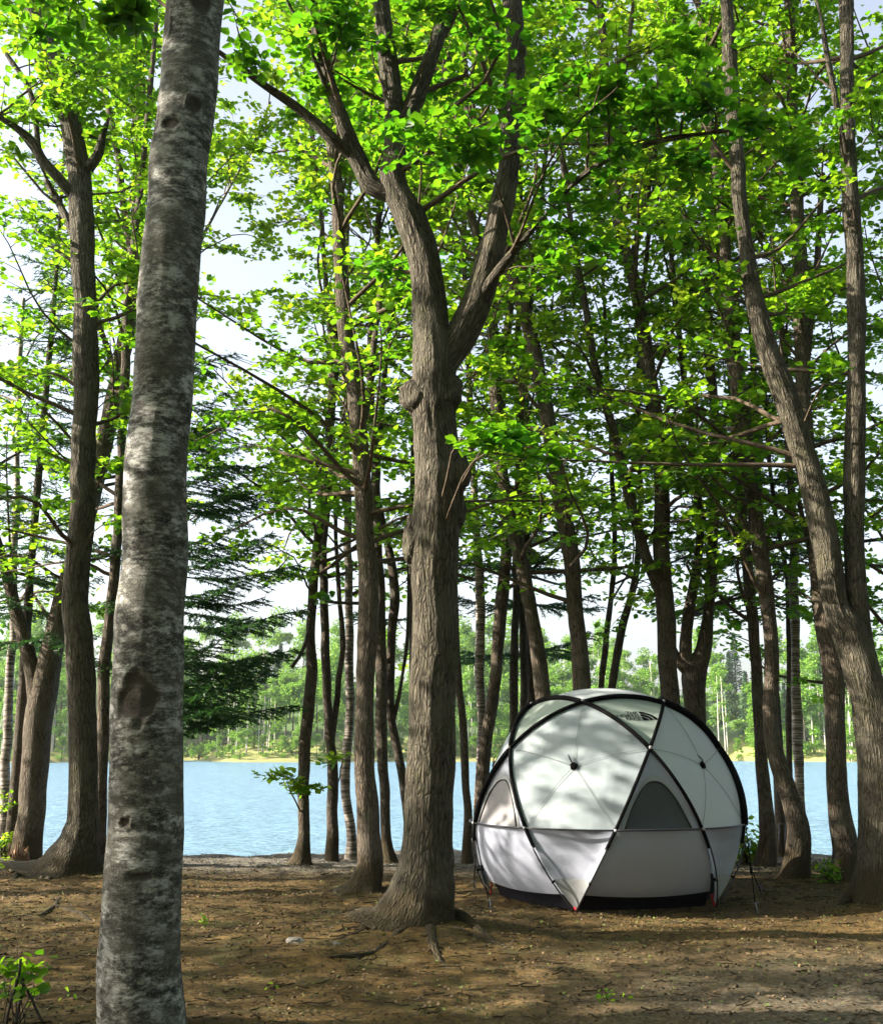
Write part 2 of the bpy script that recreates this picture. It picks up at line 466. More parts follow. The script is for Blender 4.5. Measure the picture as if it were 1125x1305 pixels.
def ground_mat():
    m, t, out = nmat('trodden_earth')
    g = t.nodes.new('ShaderNodeNewGeometry')
    p = g.outputs['Position']
    n1 = noise(t, p, 1.1, 6, .6)
    n2 = noise(t, mapping(t, p, (1, 1.6, 1)), 14, 6, .7)
    n3 = noise(t, p, 75, 4, .7)
    col = ramp(t, n1, [(.34, (.070, .042, .012)), (.50, (.118, .072, .022)), (.66, (.175, .112, .042))])
    col = mix(t, ramp(t, n2, [(.40, (.8, .8, .8)), (.56, (0, 0, 0))]), col, (.036, .026, .011))
    moss = noise(t, p, 2.3, 5, .6)
    col = mix(t, ramp(t, moss, [(.50, (0, 0, 0)), (.66, (.65, .65, .65))]), col, (.052, .056, .016))
    col = mix(t, ramp(t, n3, [(.58, (0, 0, 0)), (.72, (.6, .6, .6))]), col, (.24, .18, .11))
    col = mix(t, ramp(t, n3, [(.34, (.85, .85, .85)), (.46, (0, 0, 0))]), col, (.022, .016, .008))
    # gravel towards the water and on the near right (real change of surface)
    s = t.nodes.new('ShaderNodeSeparateXYZ'); t.links.new(p, s.inputs[0])
    mr = t.nodes.new('ShaderNodeMapRange'); mr.inputs['From Min'].default_value = 13.2; mr.inputs['From Max'].default_value = 14.8
    t.links.new(s.outputs['Y'], mr.inputs['Value'])
    grav = ramp(t, noise(t, p, 38, 3, .6), [(.35, (.05, .046, .038)), (.5, (.12, .11, .092)), (.66, (.24, .22, .19))])
    col = mix(t, mr.outputs[0], col, grav)
    mr2 = t.nodes.new('ShaderNodeMapRange'); mr2.inputs['From Min'].default_value = 9.2; mr2.inputs['From Max'].default_value = 7.0
    t.links.new(s.outputs['Y'], mr2.inputs['Value'])
    mr3 = t.nodes.new('ShaderNodeMapRange'); mr3.inputs['From Min'].default_value = 0.0; mr3.inputs['From Max'].default_value = 2.5
    t.links.new(s.outputs['X'], mr3.inputs['Value'])
    mu = t.nodes.new('ShaderNodeMath'); mu.operation = 'MULTIPLY'; t.links.new(mr2.outputs[0], mu.inputs[0]); t.links.new(mr3.outputs[0], mu.inputs[1])
    mu2 = t.nodes.new('ShaderNodeMath'); mu2.operation = 'MULTIPLY'; t.links.new(mu.outputs[0], mu2.inputs[0]); mu2.inputs[1].default_value = .6
    col = mix(t, mu2.outputs[0], col, grav)
    # far shore: grassy
    mf = t.nodes.new('ShaderNodeMapRange'); mf.inputs['From Min'].default_value = 100; mf.inputs['From Max'].default_value = 101
    t.links.new(s.outputs['Y'], mf.inputs['Value'])
    mz = t.nodes.new('ShaderNodeMapRange'); mz.inputs['From Min'].default_value = -.2; mz.inputs['From Max'].default_value = .6
    t.links.new(s.outputs['Z'], mz.inputs['Value'])
    fg = ramp(t, noise(t, p, .5, 5), [(.4, (.20, .24, .06)), (.6, (.32, .31, .12))])
    far = mix(t, mz.outputs[0], (.20, .20, .08), fg)
    mh = t.nodes.new('ShaderNodeMapRange'); mh.inputs['From Min'].default_value = 2.2; mh.inputs['From Max'].default_value = 4.0
    t.links.new(s.outputs['Z'], mh.inputs['Value'])
    far = mix(t, mh.outputs[0], far, (.07, .12, .04))
    col = mix(t, mf.outputs[0], col, far)
    b = t.nodes.new('ShaderNodeBsdfPrincipled'); b.inputs['Roughness'].default_value = .95; b.inputs['Specular IOR Level'].default_value = .15
    t.links.new(col, b.inputs['Base Color'])
    nb = bumpn(t, n2, .9, .03)
    t.links.new(bumpn(t, n3, .8, .008, nb), b.inputs['Normal'])
    t.links.new(b.outputs[0], out.inputs['Surface'])
    return m
M['ground'] = ground_mat()

def water_mat():
    m, t, out = nmat('lake_water')
    g = t.nodes.new('ShaderNodeNewGeometry')
    p = g.outputs['Position']
    b = t.nodes.new('ShaderNodeBsdfPrincipled'); b.inputs['Roughness'].default_value = .22
    b.inputs['Base Color'].default_value = (.13, .235, .33, 1)
    b.inputs['IOR'].default_value = 1.33
    n1 = noise(t, mapping(t, p, (.5, 1.3, 1)), 3.0, 4, .6)
    n2 = noise(t, mapping(t, p, (.25, .7, 1)), .55, 3, .5)
    a = bumpn(t, n2, .9, .45)
    t.links.new(bumpn(t, n1, 1.0, .30, a), b.inputs['Normal'])
    t.links.new(b.outputs[0], out.inputs['Surface'])
    return m
M['water'] = water_mat()

# ------------------------------------------------------------------ terrain
ROOTMOUNDS = []   # (x, y, radius, height)
for (u, v, r, h) in ((535, 1196, .95, .17), (85, 1120, .9, .12), (462, 1138, .5, .06), (1128, 1150, .7, .06), (178, 1312, .5, .05), (1015, 1118, .4, .04)):
    d = gd(v); ROOTMOUNDS.append((pt(u, v, d)[0], d, r, h))
ROOTMOUNDS.append((pt(385, 1225, gd(1225))[0], gd(1225), .28, .07))
WZ = -.42

def terr(x, y):
    x = np.asarray(x, float); y = np.asarray(y, float)
    P = np.stack([x, y, 0*x], -1)
    z = .03*fbm(P*.45, 3, 3)
    edge = 16.5 + .45*vnoise(P*np.array([.35, 0, 0]) + 5, 9) + .12*vnoise(P*np.array([2.2, 0, 0]), 8) + np.clip(np.abs(x)-9, 0, 60)*.0
    k = np.clip((y-edge)/1.6, 0, 1)
    k2 = np.clip((y-edge-.2)/20, 0, 1)
    z = z - 1.1*(k*k*(3-2*k)) - 2*k2
    for mx, my, r, h in ROOTMOUNDS:
        q = ((x-mx)**2+(y-my)**2)/(r*r)
        z = z + h*np.exp(-q)
    # far shore and hills
    fs = 165 + 10*vnoise(P*np.array([.02, 0, 0])+3, 21) + 3*vnoise(P*np.array([.1, 0, 0]), 22) + 34*np.exp(-((x+45)/9.0)**2) + 26*np.exp(-((x-42)/9.0)**2)
    q = y-fs
    zf = np.where(q < 0, -3, np.clip(-.5 + q*.14, -3, 2.0))
    hill = np.clip((y-fs-14)/60, 0, 1)
    zf = zf + hill*hill*(3-2*hill)*(15 + 6*vnoise(P*.012+7, 31))
    return np.where(y > 100, zf, z)

def terrain():
    near_x = np.arange(-7, 7.01, .035)
    X = np.concatenate([-np.geomspace(400, 7.2, 34), near_x, np.geomspace(7.2, 400, 34)])
    Y = np.concatenate([[-60, -30, -15, -8, -4, -2, -.5, .8], np.arange(1.6, 4, .12), np.arange(4, 17.6, .04), np.geomspace(17.8, 100, 14), np.arange(104, 300, 2.5), np.geomspace(305, 900, 14)])
    xx, yy = np.meshgrid(X, Y)
    z = terr(xx, yy)
    P = np.stack([xx, yy, 0*xx], -1)
    nearm = np.clip(1-(np.abs(yy-10)-8)/3, 0, 1)
    det = .014*fbm(P*3.1, 4, 41) + .006*fbm(P*17, 2, 42)
    z = z + det*nearm
    n0, n1 = xx.shape
    V = np.stack([xx, yy, z], -1).reshape(-1, 3)
    i = (np.arange(n0-1)[:, None]*n1 + np.arange(n1-1)[None, :])
    f = np.stack([i, i+1, i+n1+1, i+n1], -1).reshape(-1, 4)
    mb = MB(); mb.add(V, f)
    tag(mb.build('ground', M['ground']), kind='structure')
terrain()
mb = MB()
mb.add([[-420, 14, WZ], [420, 14, WZ], [420, 330, WZ], [-420, 330, WZ]], [[0, 1, 2, 3]])
tag(mb.build('lake_water', M['water'], smooth=False), kind='structure')

# ------------------------------------------------------------------ trees
def bark_disp(seed, amp, flare=None):
    """flare: (height, amount, lobes, phase)"""
    def f(th, L, r, bk):
        q = bk*np.array([1, 1, .18])*9 + seed*13.1
        d = amp*(np.abs(vnoise(q*2.0, seed))*-1.6 + .5) + amp*1.2*fbm(bk*np.array([1, 1, .5])*2.2+seed, 2, seed+5)
        if flare:
            h, a, n, ph = flare; h = h*.55; a = a*1.15
            e = np.exp(-L/h)
            lob = .5+.5*np.cos(n*th+ph+1.3*np.sin(th*2+ph))
            d = d + r*e*a*(.35 + .9*lob**1.5)
        return d
    return f

def make_tree(label, base, stems, mat='bark3', leafm='leaf', cat='tree', group=None, seg=20, step=.08, amp=.006, flare=(.22, .9, 5, 0),
              nl=16, zlo=3.2, ll=(1.2, 2.6), tw=7, lpt=30, lsize=.10, back=.25, sprays=(), roots=(), name='broadleaf_tree', seed=1, twr=1.0, top=12.5, scars=None, near=False, world=False, up=4):
    if world is False: nl = int(nl*NLK); zlo -= ZK; ll = (ll[0]*1.1, ll[1]*1.2); lpt = int(lpt*LPK)
    """base: distance; stems: list of traces [(u, v, width_px, dy)]; the first carries the root flare"""
    global rng
    rng = np.random.default_rng(1000+seed)
    d0 = base
    st3 = []
    for tr in stems:
        P, Rr = [], []
        for q in tr:
            if world:
                P.append(np.array(q[:3])); Rr.append(q[3]); continue
            u, v, wd = q[:3]; dy = q[3] if len(q) > 3 else 0
            P.append(pt(u, v, d0+dy)); Rr.append(max(.006, wd*.465*px(u, v, d0+dy)))
        st3.append((np.array(P), np.array(Rr)))
    P0 = st3[0][0][0].copy(); 
    # extend stems that leave the picture at the top
    ext = []
    for i, (P, Rr) in enumerate(st3):
        if not world and stems[i][-1][1] <= 25 and P[-1][2] < top:
            dirv = P[-1]-P[-2]; dirv /= np.linalg.norm(dirv)
            k = 4
            H = top-P[-1][2]
            pts, rs = [P[-1]], [Rr[-1]]
            for j in range(1, k+1):
                dirv = dirv*.8 + np.array([rng.normal(0, .12), rng.normal(.02, .12), .35]); dirv /= np.linalg.norm(dirv)
                pts.append(pts[-1]+dirv*H/k*1.02); rs.append(Rr[-1]*(1-j/k*.85))
            P = np.vstack([P, pts[1:]]); Rr = np.concatenate([Rr, rs[1:]])
        ext.append((P, Rr))
    bz = float(terr(P0[0], P0[1]))
    first = ext[0]
    first[0][0][2] = bz - .12
    root = empty(name, (P0[0], P0[1], bz), label, cat, group)
    bpy.context.view_layer.update
    org = np.array([P0[0], P0[1], bz])
    mb = MB()
    skel = []
    for i, (P, Rr) in enumerate(ext):
        SP, SR = smooth_path(P, Rr, step if i == 0 or near else step*1.3)
        wob = .35*np.minimum(SR, .05)[:, None]*fbm(np.stack([SP[:, 2]*1.6, 0*SR+i, 0*SR+seed], -1), 2, seed)[:, None]*np.array([1, 1, 0])
        SP = SP + wob
        sg = seg if i == 0 else max(8, int(seg*.75))
        tube(mb, SP, SR, sg, bark_disp(seed+i, amp, flare if i == 0 else None), cap=True, seed=seed+i*5)
        skel.append((SP, SR))
    if scars:
        # real branch scars: dark, slightly sunken patches on the camera-facing bark
        V = mb.v[0]; T = mb.ti[0]
        for (u, v, ru, rv) in scars:
            c = pt(u, v, d0); s = px(u, v, d0)
            e = np.sqrt(((V[:, 0]-c[0])/(ru*s))**2 + ((V[:, 2]-c[2])/(rv*s))**2)
            e = e + .18*fbm(V*18, 2, 77)
            mfr = (V[:, 1] < d0)
            kk = np.clip((1.15-e)/.45, 0, 1)*mfr
            rim = np.exp(-((e-1.1)/.18)**2)*mfr
            T[:] = np.maximum(T, kk)
            V[:, 1] += kk*.012 - rim*.012
    trunk = mb.build('trunk', M[mat], root, loc=org)
    # surface roots
    for k, rt in enumerate(roots):
        rb = MB()
        PP = []
        for j, (u, v) in enumerate(rt[1]):
            dd = gd(v); p = pt(u, v, dd); p[2] = float(terr(p[0], p[1])) + (rt[2]*(1-j/2) if len(rt) > 2 and j < 2 else 0) + rt[0]*(-.35 if j < len(rt[1])-1 else -1.2)*(1-j/len(rt[1])*.4)
            PP.append(p)
        RR = [rt[0]*(1-.7*j/(len(PP)-1)) for j in range(len(PP))]
        SP, SR = smooth_path(PP, RR, .04)
        SP[:, 2] += .35*SR*fbm(SP*6+k, 2, k+3)
        tube(rb, SP, SR, 12, bark_disp(seed+k+30, amp*.8), seed=k)
        rb.build('root', M[mat], root, loc=org)
    # limbs
    allP = np.concatenate([s[0] for s in skel]); allR = np.concatenate([s[1] for s in skel])
    allT = np.concatenate([np.gradient(s[0], axis=0) for s in skel]); allT /= np.linalg.norm(allT, axis=1)[:, None]+1e-9
    bm = MB(); lm = MB()
    ok = np.where((allP[:, 2] > zlo) & (allR < .2))[0]
    twp, twr_ = [], []
    if nl > 0 and len(ok):
        zz = allP[ok, 2]
        idx = ok[np.clip((np.linspace(0, 1, nl)+rng.uniform(-.03, .03, nl))*(len(ok)-1), 0, len(ok)-1).astype(int)] if len(skel) == 1 else rng.choice(ok, nl, p=None)
        hi = np.where((allP[:, 2] > 8.6) & (allR < .2))[0]
        if up and len(hi) and not world:
            idx = np.concatenate([idx, rng.choice(hi, up)])  # extra high limbs, added to dim the light from overhead
            nl = nl+up
        p0 = allP[idx]; r0 = np.minimum(allR[idx]*.45, .030)
        hrel = np.clip((p0[:, 2]-zlo)/(top-zlo), 0, 1)
        az = rng.uniform(0, 2*PI, nl)
        dx, dyv = np.cos(az), np.sin(az)+back
        el = rng.uniform(.0, .45, nl)+hrel*.7
        D = np.stack([dx*np.cos(el), dyv*np.cos(el), np.sin(el)], -1); D /= np.linalg.norm(D, axis=1)[:, None]
        Ln = rng.uniform(ll[0], ll[1], nl)*(1-.45*hrel)
        k = 9
        tt = np.linspace(0, 1, k)
        cur = rng.normal(0, .22, (nl, 3)); cur[:, 2] = rng.uniform(-.1, .25, nl)
        cur2 = rng.normal(0, .14, (nl, 3))
        P = p0[:, None] + Ln[:, None, None]*(D[:, None]*tt[None, :, None] + cur[:, None]*(tt**2)[None, :, None] + cur2[:, None]*np.sin(tt*5)[None, :, None]*tt[None, :, None])
        Rb = r0[:, None]*(1-.8*tt)[None]
        tubes_batch(bm, P, Rb, 7)
        # twigs
        for j in range(tw):
            ft = .22 + .78*(j+rng.uniform(.1, .9, nl))/tw
            fi = ft*(k-1); i0 = np.minimum(fi.astype(int), k-2); fr = (fi-i0)[:, None]
            a = P[np.arange(nl), i0]*(1-fr) + P[np.arange(nl), i0+1]*fr
            d = P[np.arange(nl), i0+1]-P[np.arange(nl), i0]; d /= np.linalg.norm(d, axis=1)[:, None]
            sgn = np.where(rng.random(nl) < .5, -1, 1)
            side = np.cross(d, [0, 0, 1.]); side /= np.linalg.norm(side, axis=1)[:, None]+1e-9
            td = d*.7 + side*(sgn*rng.uniform(.4, 1.1, nl))[:, None] + np.array([0, 0, 1.])*rng.normal(.06, .13, nl)[:, None]
            td /= np.linalg.norm(td, axis=1)[:, None]
            tl = rng.uniform(.35, .95, nl)*twr*(1-.25*ft)
            tq = np.linspace(0, 1, 5)
            TP = a[:, None] + tl[:, None, None]*(td[:, None]*tq[None, :, None] + np.array([0, 0, -.18])*(tq**2)[None, :, None])
            twp.append(TP); twr_.append(np.full((nl, 5), .006)*(1.2-tq))
    # sprays placed where the photo shows foliage, plus some added to shade the tent, each with its own twig
    for (u, v, dy, ru, n) in sprays:
        c = pt(u, v, d0+dy); s = px(u, v, d0+dy)*ru
        dist = np.linalg.norm(allP - (c - np.array([0, 0, .6])), axis=1) + np.where(allP[:, 2] > c[2]+.3, 3, 0) 
        a = allP[np.argmin(dist)]
        ms = max(3, int(n/26))
        tq = np.linspace(0, 1, 9)
        bend = np.array([rng.normal(0, .12), rng.normal(0, .12), .22+rng.uniform(0, .15)])*np.linalg.norm(c-a)
        LP = a + (c-a)*tq[:, None] + bend*np.sin(tq*PI)[:, None] + np.cumsum(rng.normal(0, .018, (9, 3)), axis=0)*np.linalg.norm(c-a)*np.sin(tq*PI)[:, None]
        tubes_batch(bm, LP[None], (.011*(1.15-tq))[None], 6)
        for q in range(ms):
            e = c + np.array([rng.normal(0, s*.62), rng.normal(0, s*.5), rng.normal(0, s*.25)])
            b0 = LP[rng.integers(5, 9)]
            t5 = np.linspace(0, 1, 5)
            twp.append((b0 + (e-b0)*t5[:, None] + np.array([0, 0, -.05])*(t5**2)[:, None])[None]); twr_.append((.006*(1.2-t5))[None])
    if twp:
        TP = np.concatenate(twp); TR = np.concatenate(twr_)
        tubes_batch(bm, TP, TR, 4)
        m = len(TP)
        cnt = rng.poisson(lpt, m)
        keep = rng.random(m) < .93
        cnt = cnt*keep
        ii = np.repeat(np.arange(m), cnt)
        n = len(ii)
        f = rng.beta(2.2, 1.3, n)*4*1.0
        i0 = np.minimum(f.astype(int), 3); fr = (f-i0)[:, None]
        C = TP[ii, i0]*(1-fr) + TP[ii, i0+1]*fr
        tl = np.linalg.norm(TP[:, -1]-TP[:, 0], axis=1)
        C = C + rng.normal(0, 1, (n, 3))*np.array([.11, .11, .038])*np.clip(tl[ii]/.7, .6, 1.4)[:, None]
        dv = (TP[:, -1]-TP[:, 0])/(tl[:, None]+1e-9)
        tj = np.repeat(rng.uniform(.15, .85, m), cnt)
        leaves(lm, C, lsize, .42, dv[ii], tint=tj)
    if bm.n:
        bm.build('branches', M['branch'], root, loc=org)
    if lm.n:
        lm.build('foliage', M[leafm], root, loc=org)
    return root

NLK, ZK, LPK = 1.75, 1.2, 1.2
G_SH = 'slender trees along the lake edge'
D = 16.2

# --- the big grey-barked tree in front
make_tree('thick grey tree in front with pale lichen patches and dark branch scars', gd(1316),
    [[(178, 1316, 132), (180, 1290, 116), (184, 1150, 106), (186, 1000, 100), (189, 850, 94), (197, 700, 86), (206, 550, 82), (217, 400, 80), (228, 250, 78), (238, 120, 77), (246, 0, 76)]],
    mat='grey', seg=96, step=.018, amp=.0035, flare=(.10, .42, 6, 1.0), nl=14, zlo=8.2, ll=(2.2, 3.6), tw=9, lpt=30, up=14, seed=1, near=True, top=11, back=0,
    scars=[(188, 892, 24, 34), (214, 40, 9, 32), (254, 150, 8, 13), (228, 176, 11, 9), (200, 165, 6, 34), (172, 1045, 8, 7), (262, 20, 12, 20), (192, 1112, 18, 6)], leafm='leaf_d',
    sprays=[(60, 30, .8, 60, 200), (150, 12, .6, 50, 160), (310, 60, 1.5, 45, 110)])

# --- the central forked tree
make_tree('big forked tree with ridged bark and burls left of the tent', gd(1196),
    [[(522, 1198, 150), (529, 1170, 112), (537, 1138, 92), (545, 1100, 77), (547, 1067, 70), (549, 1000, 66), (553, 900, 62), (554, 800, 64), (552, 700, 66), (555, 610, 64), (550, 520, 62), (552, 460, 60), (547, 410, 48), (540, 340, 44), (524, 280, 42), (503, 235, 34), (505, 180, 26), (496, 100, 23), (487, 0, 20)],
     [(560, 470, 40), (590, 420, 42), (615, 365, 38), (634, 295, 33), (648, 220, 31), (650, 140, 29), (656, 60, 28, .1), (652, 0, 26, .1)],
     [(505, 250, 30), (473, 236, 29), (455, 205, 27), (436, 155, 23, -.1), (412, 80, 18, -.2), (395, 0, 15, -.3)],
     [(452, 200, 18), (425, 178, 17, -.1), (380, 138, 15, -.2), (330, 103, 12, -.4), (288, 72, 8, -.5), (255, 50, 5, -.6)],
     [(506, 185, 18), (524, 145, 22), (545, 92, 22, .1), (560, 40, 20, .2), (577, 0, 17, .3)],
     [(606, 392, 12), (640, 340, 11, -.2), (690, 280, 9, -.4), (740, 225, 8, -.7), (790, 195, 7, -.9), (860, 175, 6, -1.1), (950, 165, 4, -1.3)],
     [(430, 140, 9), (415, 110, 8, -.2), (395, 60, 6, -.3), (370, 10, 4, -.4)]],
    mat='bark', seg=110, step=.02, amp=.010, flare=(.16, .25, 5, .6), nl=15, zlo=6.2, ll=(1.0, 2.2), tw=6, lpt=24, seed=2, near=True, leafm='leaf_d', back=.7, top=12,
    sprays=[(520, 172, -.7, 60, 150), (600, 185, -.9, 70, 240), (690, 150, -1.0, 60, 220), (760, 120, -1.1, 60, 170), (830, 110, -1.3, 65, 180), (900, 140, -1.3, 65, 170), (960, 160, -1.4, 55, 150), (800, 205, -1.1, 60, 110), (880, 215, -1.2, 60, 110), (1010, 190, -1.4, 45, 110),
            (650, 545, -.9, 48, 150), (700, 575, -1.0, 40, 110), (610, 560, -.8, 34, 80), (730, 300, -.6, 60, 150), (690, 345, -.5, 40, 90), (770, 260, -.8, 40, 90), (860, 85, -1.2, 50, 150), (700, 95, -1.1, 45, 130), (420, 30, -.5, 60, 140), (480, 45, -.3, 50, 120), (560, 25, -.3, 50, 120)],
    roots=[(.085, [(528, 1188), (495, 1192), (462, 1204), (425, 1212), (385, 1222)], .10), (.07, [(560, 1190), (590, 1196), (620, 1206), (655, 1216)], .07), (.045, [(560, 1198), (600, 1208), (640, 1214), (672, 1226)]), (.05, [(515, 1205), (478, 1222), (430, 1228), (380, 1234)]), (.04, [(548, 1205), (556, 1225), (585, 1240)]), (.035, [(500, 1196), (455, 1200), (412, 1206), (360, 1216)])])

# burls of the central tree
def burl(tree, u, v, d, r, mat):
    s = px(u, v, d); c = pt(u, v, d)
    n, m_ = 28, 20
    th = np.linspace(0, 2*PI, n, endpoint=False); ph = np.linspace(0, PI, m_)
    T, Pp = np.meshgrid(th, ph)
    D_ = np.stack([np.sin(Pp)*np.cos(T), np.sin(Pp)*np.sin(T), np.cos(Pp)], -1)
    rr = (1 + .22*fbm(D_*2.3+u, 3, 5))[..., None]
    V = D_*rr*np.array([r[0]*s, .85*r[0]*s, r[1]*s])
    i = np.arange(m_-1)[:, None]*n; j = np.arange(n)[None]; j2 = (j+1) % n
    f = np.stack([i+j, i+n+j, i+n+j2, i+j2], -1).reshape(-1, 4)
    mb = MB(); mb.add(V + c, f, None, (V*np.array([1, 1, 1])).reshape(-1, 3))
    mb.build('burl', M[mat], tree, loc=np.array(tree.location))
ct = bpy.data.objects['broadleaf_tree.001']
dC = gd(1196)
burl(ct, 534, 508, dC-.02, (23, 24), 'bark')
burl(ct, 580, 602, dC-.02, (19, 30), 'bark')
burl(ct, 583, 650, dC, (11, 26), 'bark')
burl(ct, 529, 690, dC, (15, 34), 'bark')
burl(ct, 566, 500, dC-.03, (22, 28), 'bark')

# --- left group
dA = gd(1122)
make_tree('stout leaning tree with spreading root flare left of the grey tree', dA,
    [[(84, 1122, 104), (93, 1095, 76), (103, 1065, 50), (107, 1040, 41), (108, 1000, 38), (106, 930, 38), (100, 830, 38), (97, 740, 36), (104, 640, 34), (108, 500, 33), (110, 380, 31), (107, 290, 31), (97, 200, 30), (86, 130, 26), (68, 75, 22), (45, 20, 17)],
     [(96, 255, 14), (75, 228, 14, -.2), (52, 203, 13, -.3), (38, 178, 11, -.4), (0, 150, 8, -.6), (-60, 120, 6, -.8)],
     [(50, 200, 9), (48, 160, 8), (36, 112, 6), (8, 68, 4)],
     [(112, 215, 14, -.05), (126, 196, 13, -.1), (134, 168, 9, -.2), (140, 150, 5, -.2)],
     [(95, 300, 10), (78, 262, 9, .2), (62, 232, 7, .4)]],
    mat='bark', seg=84, step=.03, amp=.009, flare=(.14, .6, 5, 2.2), nl=16, back=.5, zlo=5.0, ll=(1.2, 2.6), lpt=26, seed=3, near=True, leafm='leaf',
    roots=[(.13, [(100, 1108), (72, 1104), (48, 1110), (26, 1122), (8, 1140)], .34), (.10, [(98, 1116), (80, 1118), (62, 1128), (52, 1146)], .26), (.028, [(75, 1150), (68, 1160), (50, 1170), (25, 1180)]), (.026, [(70, 1158), (95, 1166), (118, 1178), (125, 1186)]), (.024, [(70, 1211), (95, 1204), (125, 1206), (150, 1214)])],
    sprays=[(40, 35, -.5, 55, 150), (120, 60, .4, 50, 130), (192, 590, -.1, 42, 240), (200, 510, 0, 40, 220), (186, 665, -.2, 36, 200), (205, 440, 0, 40, 200)])  # the sprays behind the grey trunk are added to shade the tent
dB = gd(1092)
make_tree('tree with left leaning limb standing behind the stout root-flared tree', dB,
    [[(32, 1094, 44), (40, 1040, 36), (45, 960, 37), (54, 890, 38), (70, 810, 30), (95, 710, 24), (122, 610, 22), (140, 530, 22), (157, 450, 21), (168, 370, 19), (176, 270, 18), (179, 160, 17), (178, 60, 15), (176, 0, 14)],
     [(50, 895, 26), (36, 830, 20), (20, 770, 18), (2, 705, 15), (-20, 640, 12), (-40, 560, 9)],
     [(156, 500, 12), (138, 450, 10), (125, 400, 8), (118, 330, 5)],
     [(170, 330, 10), (140, 140, 9), (120, 80, 8), (105, 20, 6)]],
    mat='bark2', seg=40, step=.05, flare=(.2, .5, 4, 1), nl=22, zlo=4.3, lpt=26, seed=4)
make_tree('thin brown trunk half hidden just left of the grey tree', gd(1106),
    [[(122, 1106, 26), (126, 1050, 17), (130, 940, 16), (132, 870, 16), (143, 750, 15), (151, 640, 13), (159, 530, 12), (163, 420, 11), (172, 300, 10), (190, 120, 8), (200, 0, 6)]],
    mat='bark2', seg=24, nl=12, zlo=4.8, seed=5, lpt=24, leafm='leaf')
make_tree('slim pale trunk at the far left edge of the photo', gd(1086),
    [[(6, 1086, 15), (9, 980, 14), (13, 880, 12), (17, 780, 11), (22, 640, 9), (26, 500, 7), (30, 380, 5)]],
    mat='birch', seg=16, nl=6, zlo=4.8, seed=6, leafm='leaf_y', flare=(.1, .4, 4, 0), name='birch_tree')

make_tree('pale birch with yellow-green leaves, trunk hidden behind the thick grey tree', gd(1090),
    [[(196, 1090, 16), (200, 950, 13), (206, 800, 12), (212, 650, 11), (222, 500, 10), (236, 350, 9), (250, 200, 7), (262, 60, 5), (264, 20, 4)],
     [(236, 350, 6), (275, 270, 5, .2), (320, 190, 4, .4), (345, 130, 3, .5)]],
    mat='birch', seg=14, leafm='leaf_y', nl=6, zlo=6.0, seed=41, lpt=24, name='birch_tree', flare=(.1, .4, 4, 0),
    sprays=[(300, 200, .3, 36, 170), (338, 165, .3, 36, 170), (318, 255, .2, 38, 170), (292, 318, .2, 34, 130), (345, 320, .3, 40, 150), (300, 400, .2, 38, 130), (285, 130, .2, 26, 90), (330, 90, .4, 34, 120), (345, 470, .3, 36, 100)])
# --- lake edge, between grey tree and central tree
make_tree('slender tree with flared foot, leftmost over the open water, low leafy sprig', gd(1099),
    [[(380, 1099, 30), (386, 1060, 17), (387, 990, 15), (388, 950, 15), (394, 880, 15), (398, 780, 13), (408, 660, 12), (420, 560, 12), (428, 450, 11), (431, 330, 10), (425, 200, 8), (420, 80, 6), (418, 20, 5)],
     [(398, 790, 6), (385, 830, 5, -.3), (372, 850, 4, -.5)]],
    mat='bark2', group=None, seg=24, flare=(.16, .9, 4, .7), nl=14, zlo=4.6, leafm='leaf_y', seed=7, lpt=26,
    sprays=[(372, 990, -.3, 26, 46), (392, 1000, -.2, 16, 24)])
make_tree('straight thin trunk second from left over the open water', gd(1094),
    [[(424, 1094, 19), (424, 1040, 15), (423, 960, 13), (418, 880, 13), (413, 800, 13), (412, 720, 12), (418, 620, 10), (424, 500, 9), (418, 380, 8), (405, 240, 6), (390, 100, 4), (385, 20, 3)],
     [(421, 950, 8), (431, 880, 8), (437, 830, 7), (433, 760, 6), (427, 660, 5), (424, 560, 2)]],
    mat='bark3', seg=20, flare=(.1, .3, 4, 0), nl=10, zlo=4.8, leafm='leaf_y', seed=8, lpt=24,
    sprays=[(430, 960, -.3, 18, 40)])
make_tree('wavy banded birch trunk curving left at its foot beside a thicker trunk', gd(1091),
    [[(450, 1091, 22), (449, 1060, 14), (441, 1010, 12), (443, 960, 12), (446, 890, 13), (445, 780, 12), (443, 660, 11), (441, 540, 10), (438, 400, 9), (445, 250, 7), (455, 100, 6), (458, 20, 4)]],
    mat='birch', seg=18, flare=(.14, .6, 4, 2), nl=12, zlo=4.8, seed=9, leafm='leaf_y', lpt=24, name='birch_tree', roots=[(.03, [(446, 1088), (430, 1092), (412, 1094)])])
make_tree('thick brown second-row trunk left of the central forked tree', gd(1139),
    [[(461, 1139, 54), (468, 1120, 38), (472, 1100, 33), (470, 1050, 30), (464, 980, 26), (465, 900, 26), (470, 810, 27), (468, 730, 26), (463, 650, 24), (457, 550, 24), (444, 450, 21), (435, 350, 19), (430, 250, 17), (420, 160, 14), (404, 60, 11), (395, 0, 9)],
     [(462, 560, 12), (470, 500, 10, .2), (478, 420, 8, .4), (490, 320, 6, .6)]],
    mat='bark2', seg=56, step=.04, amp=.007, flare=(.22, .5, 3, 2.6), nl=24, zlo=4.6, seed=10, lpt=24, near=True,
    roots=[(.06, [(455, 1125), (440, 1134), (420, 1140), (400, 1142)]), (.04, [(462, 1140), (440, 1144), (415, 1142)])],
    sprays=[(330, 545, -.5, 46, 120), (300, 520, -.2, 40, 90), (345, 445, 0, 45, 110)])
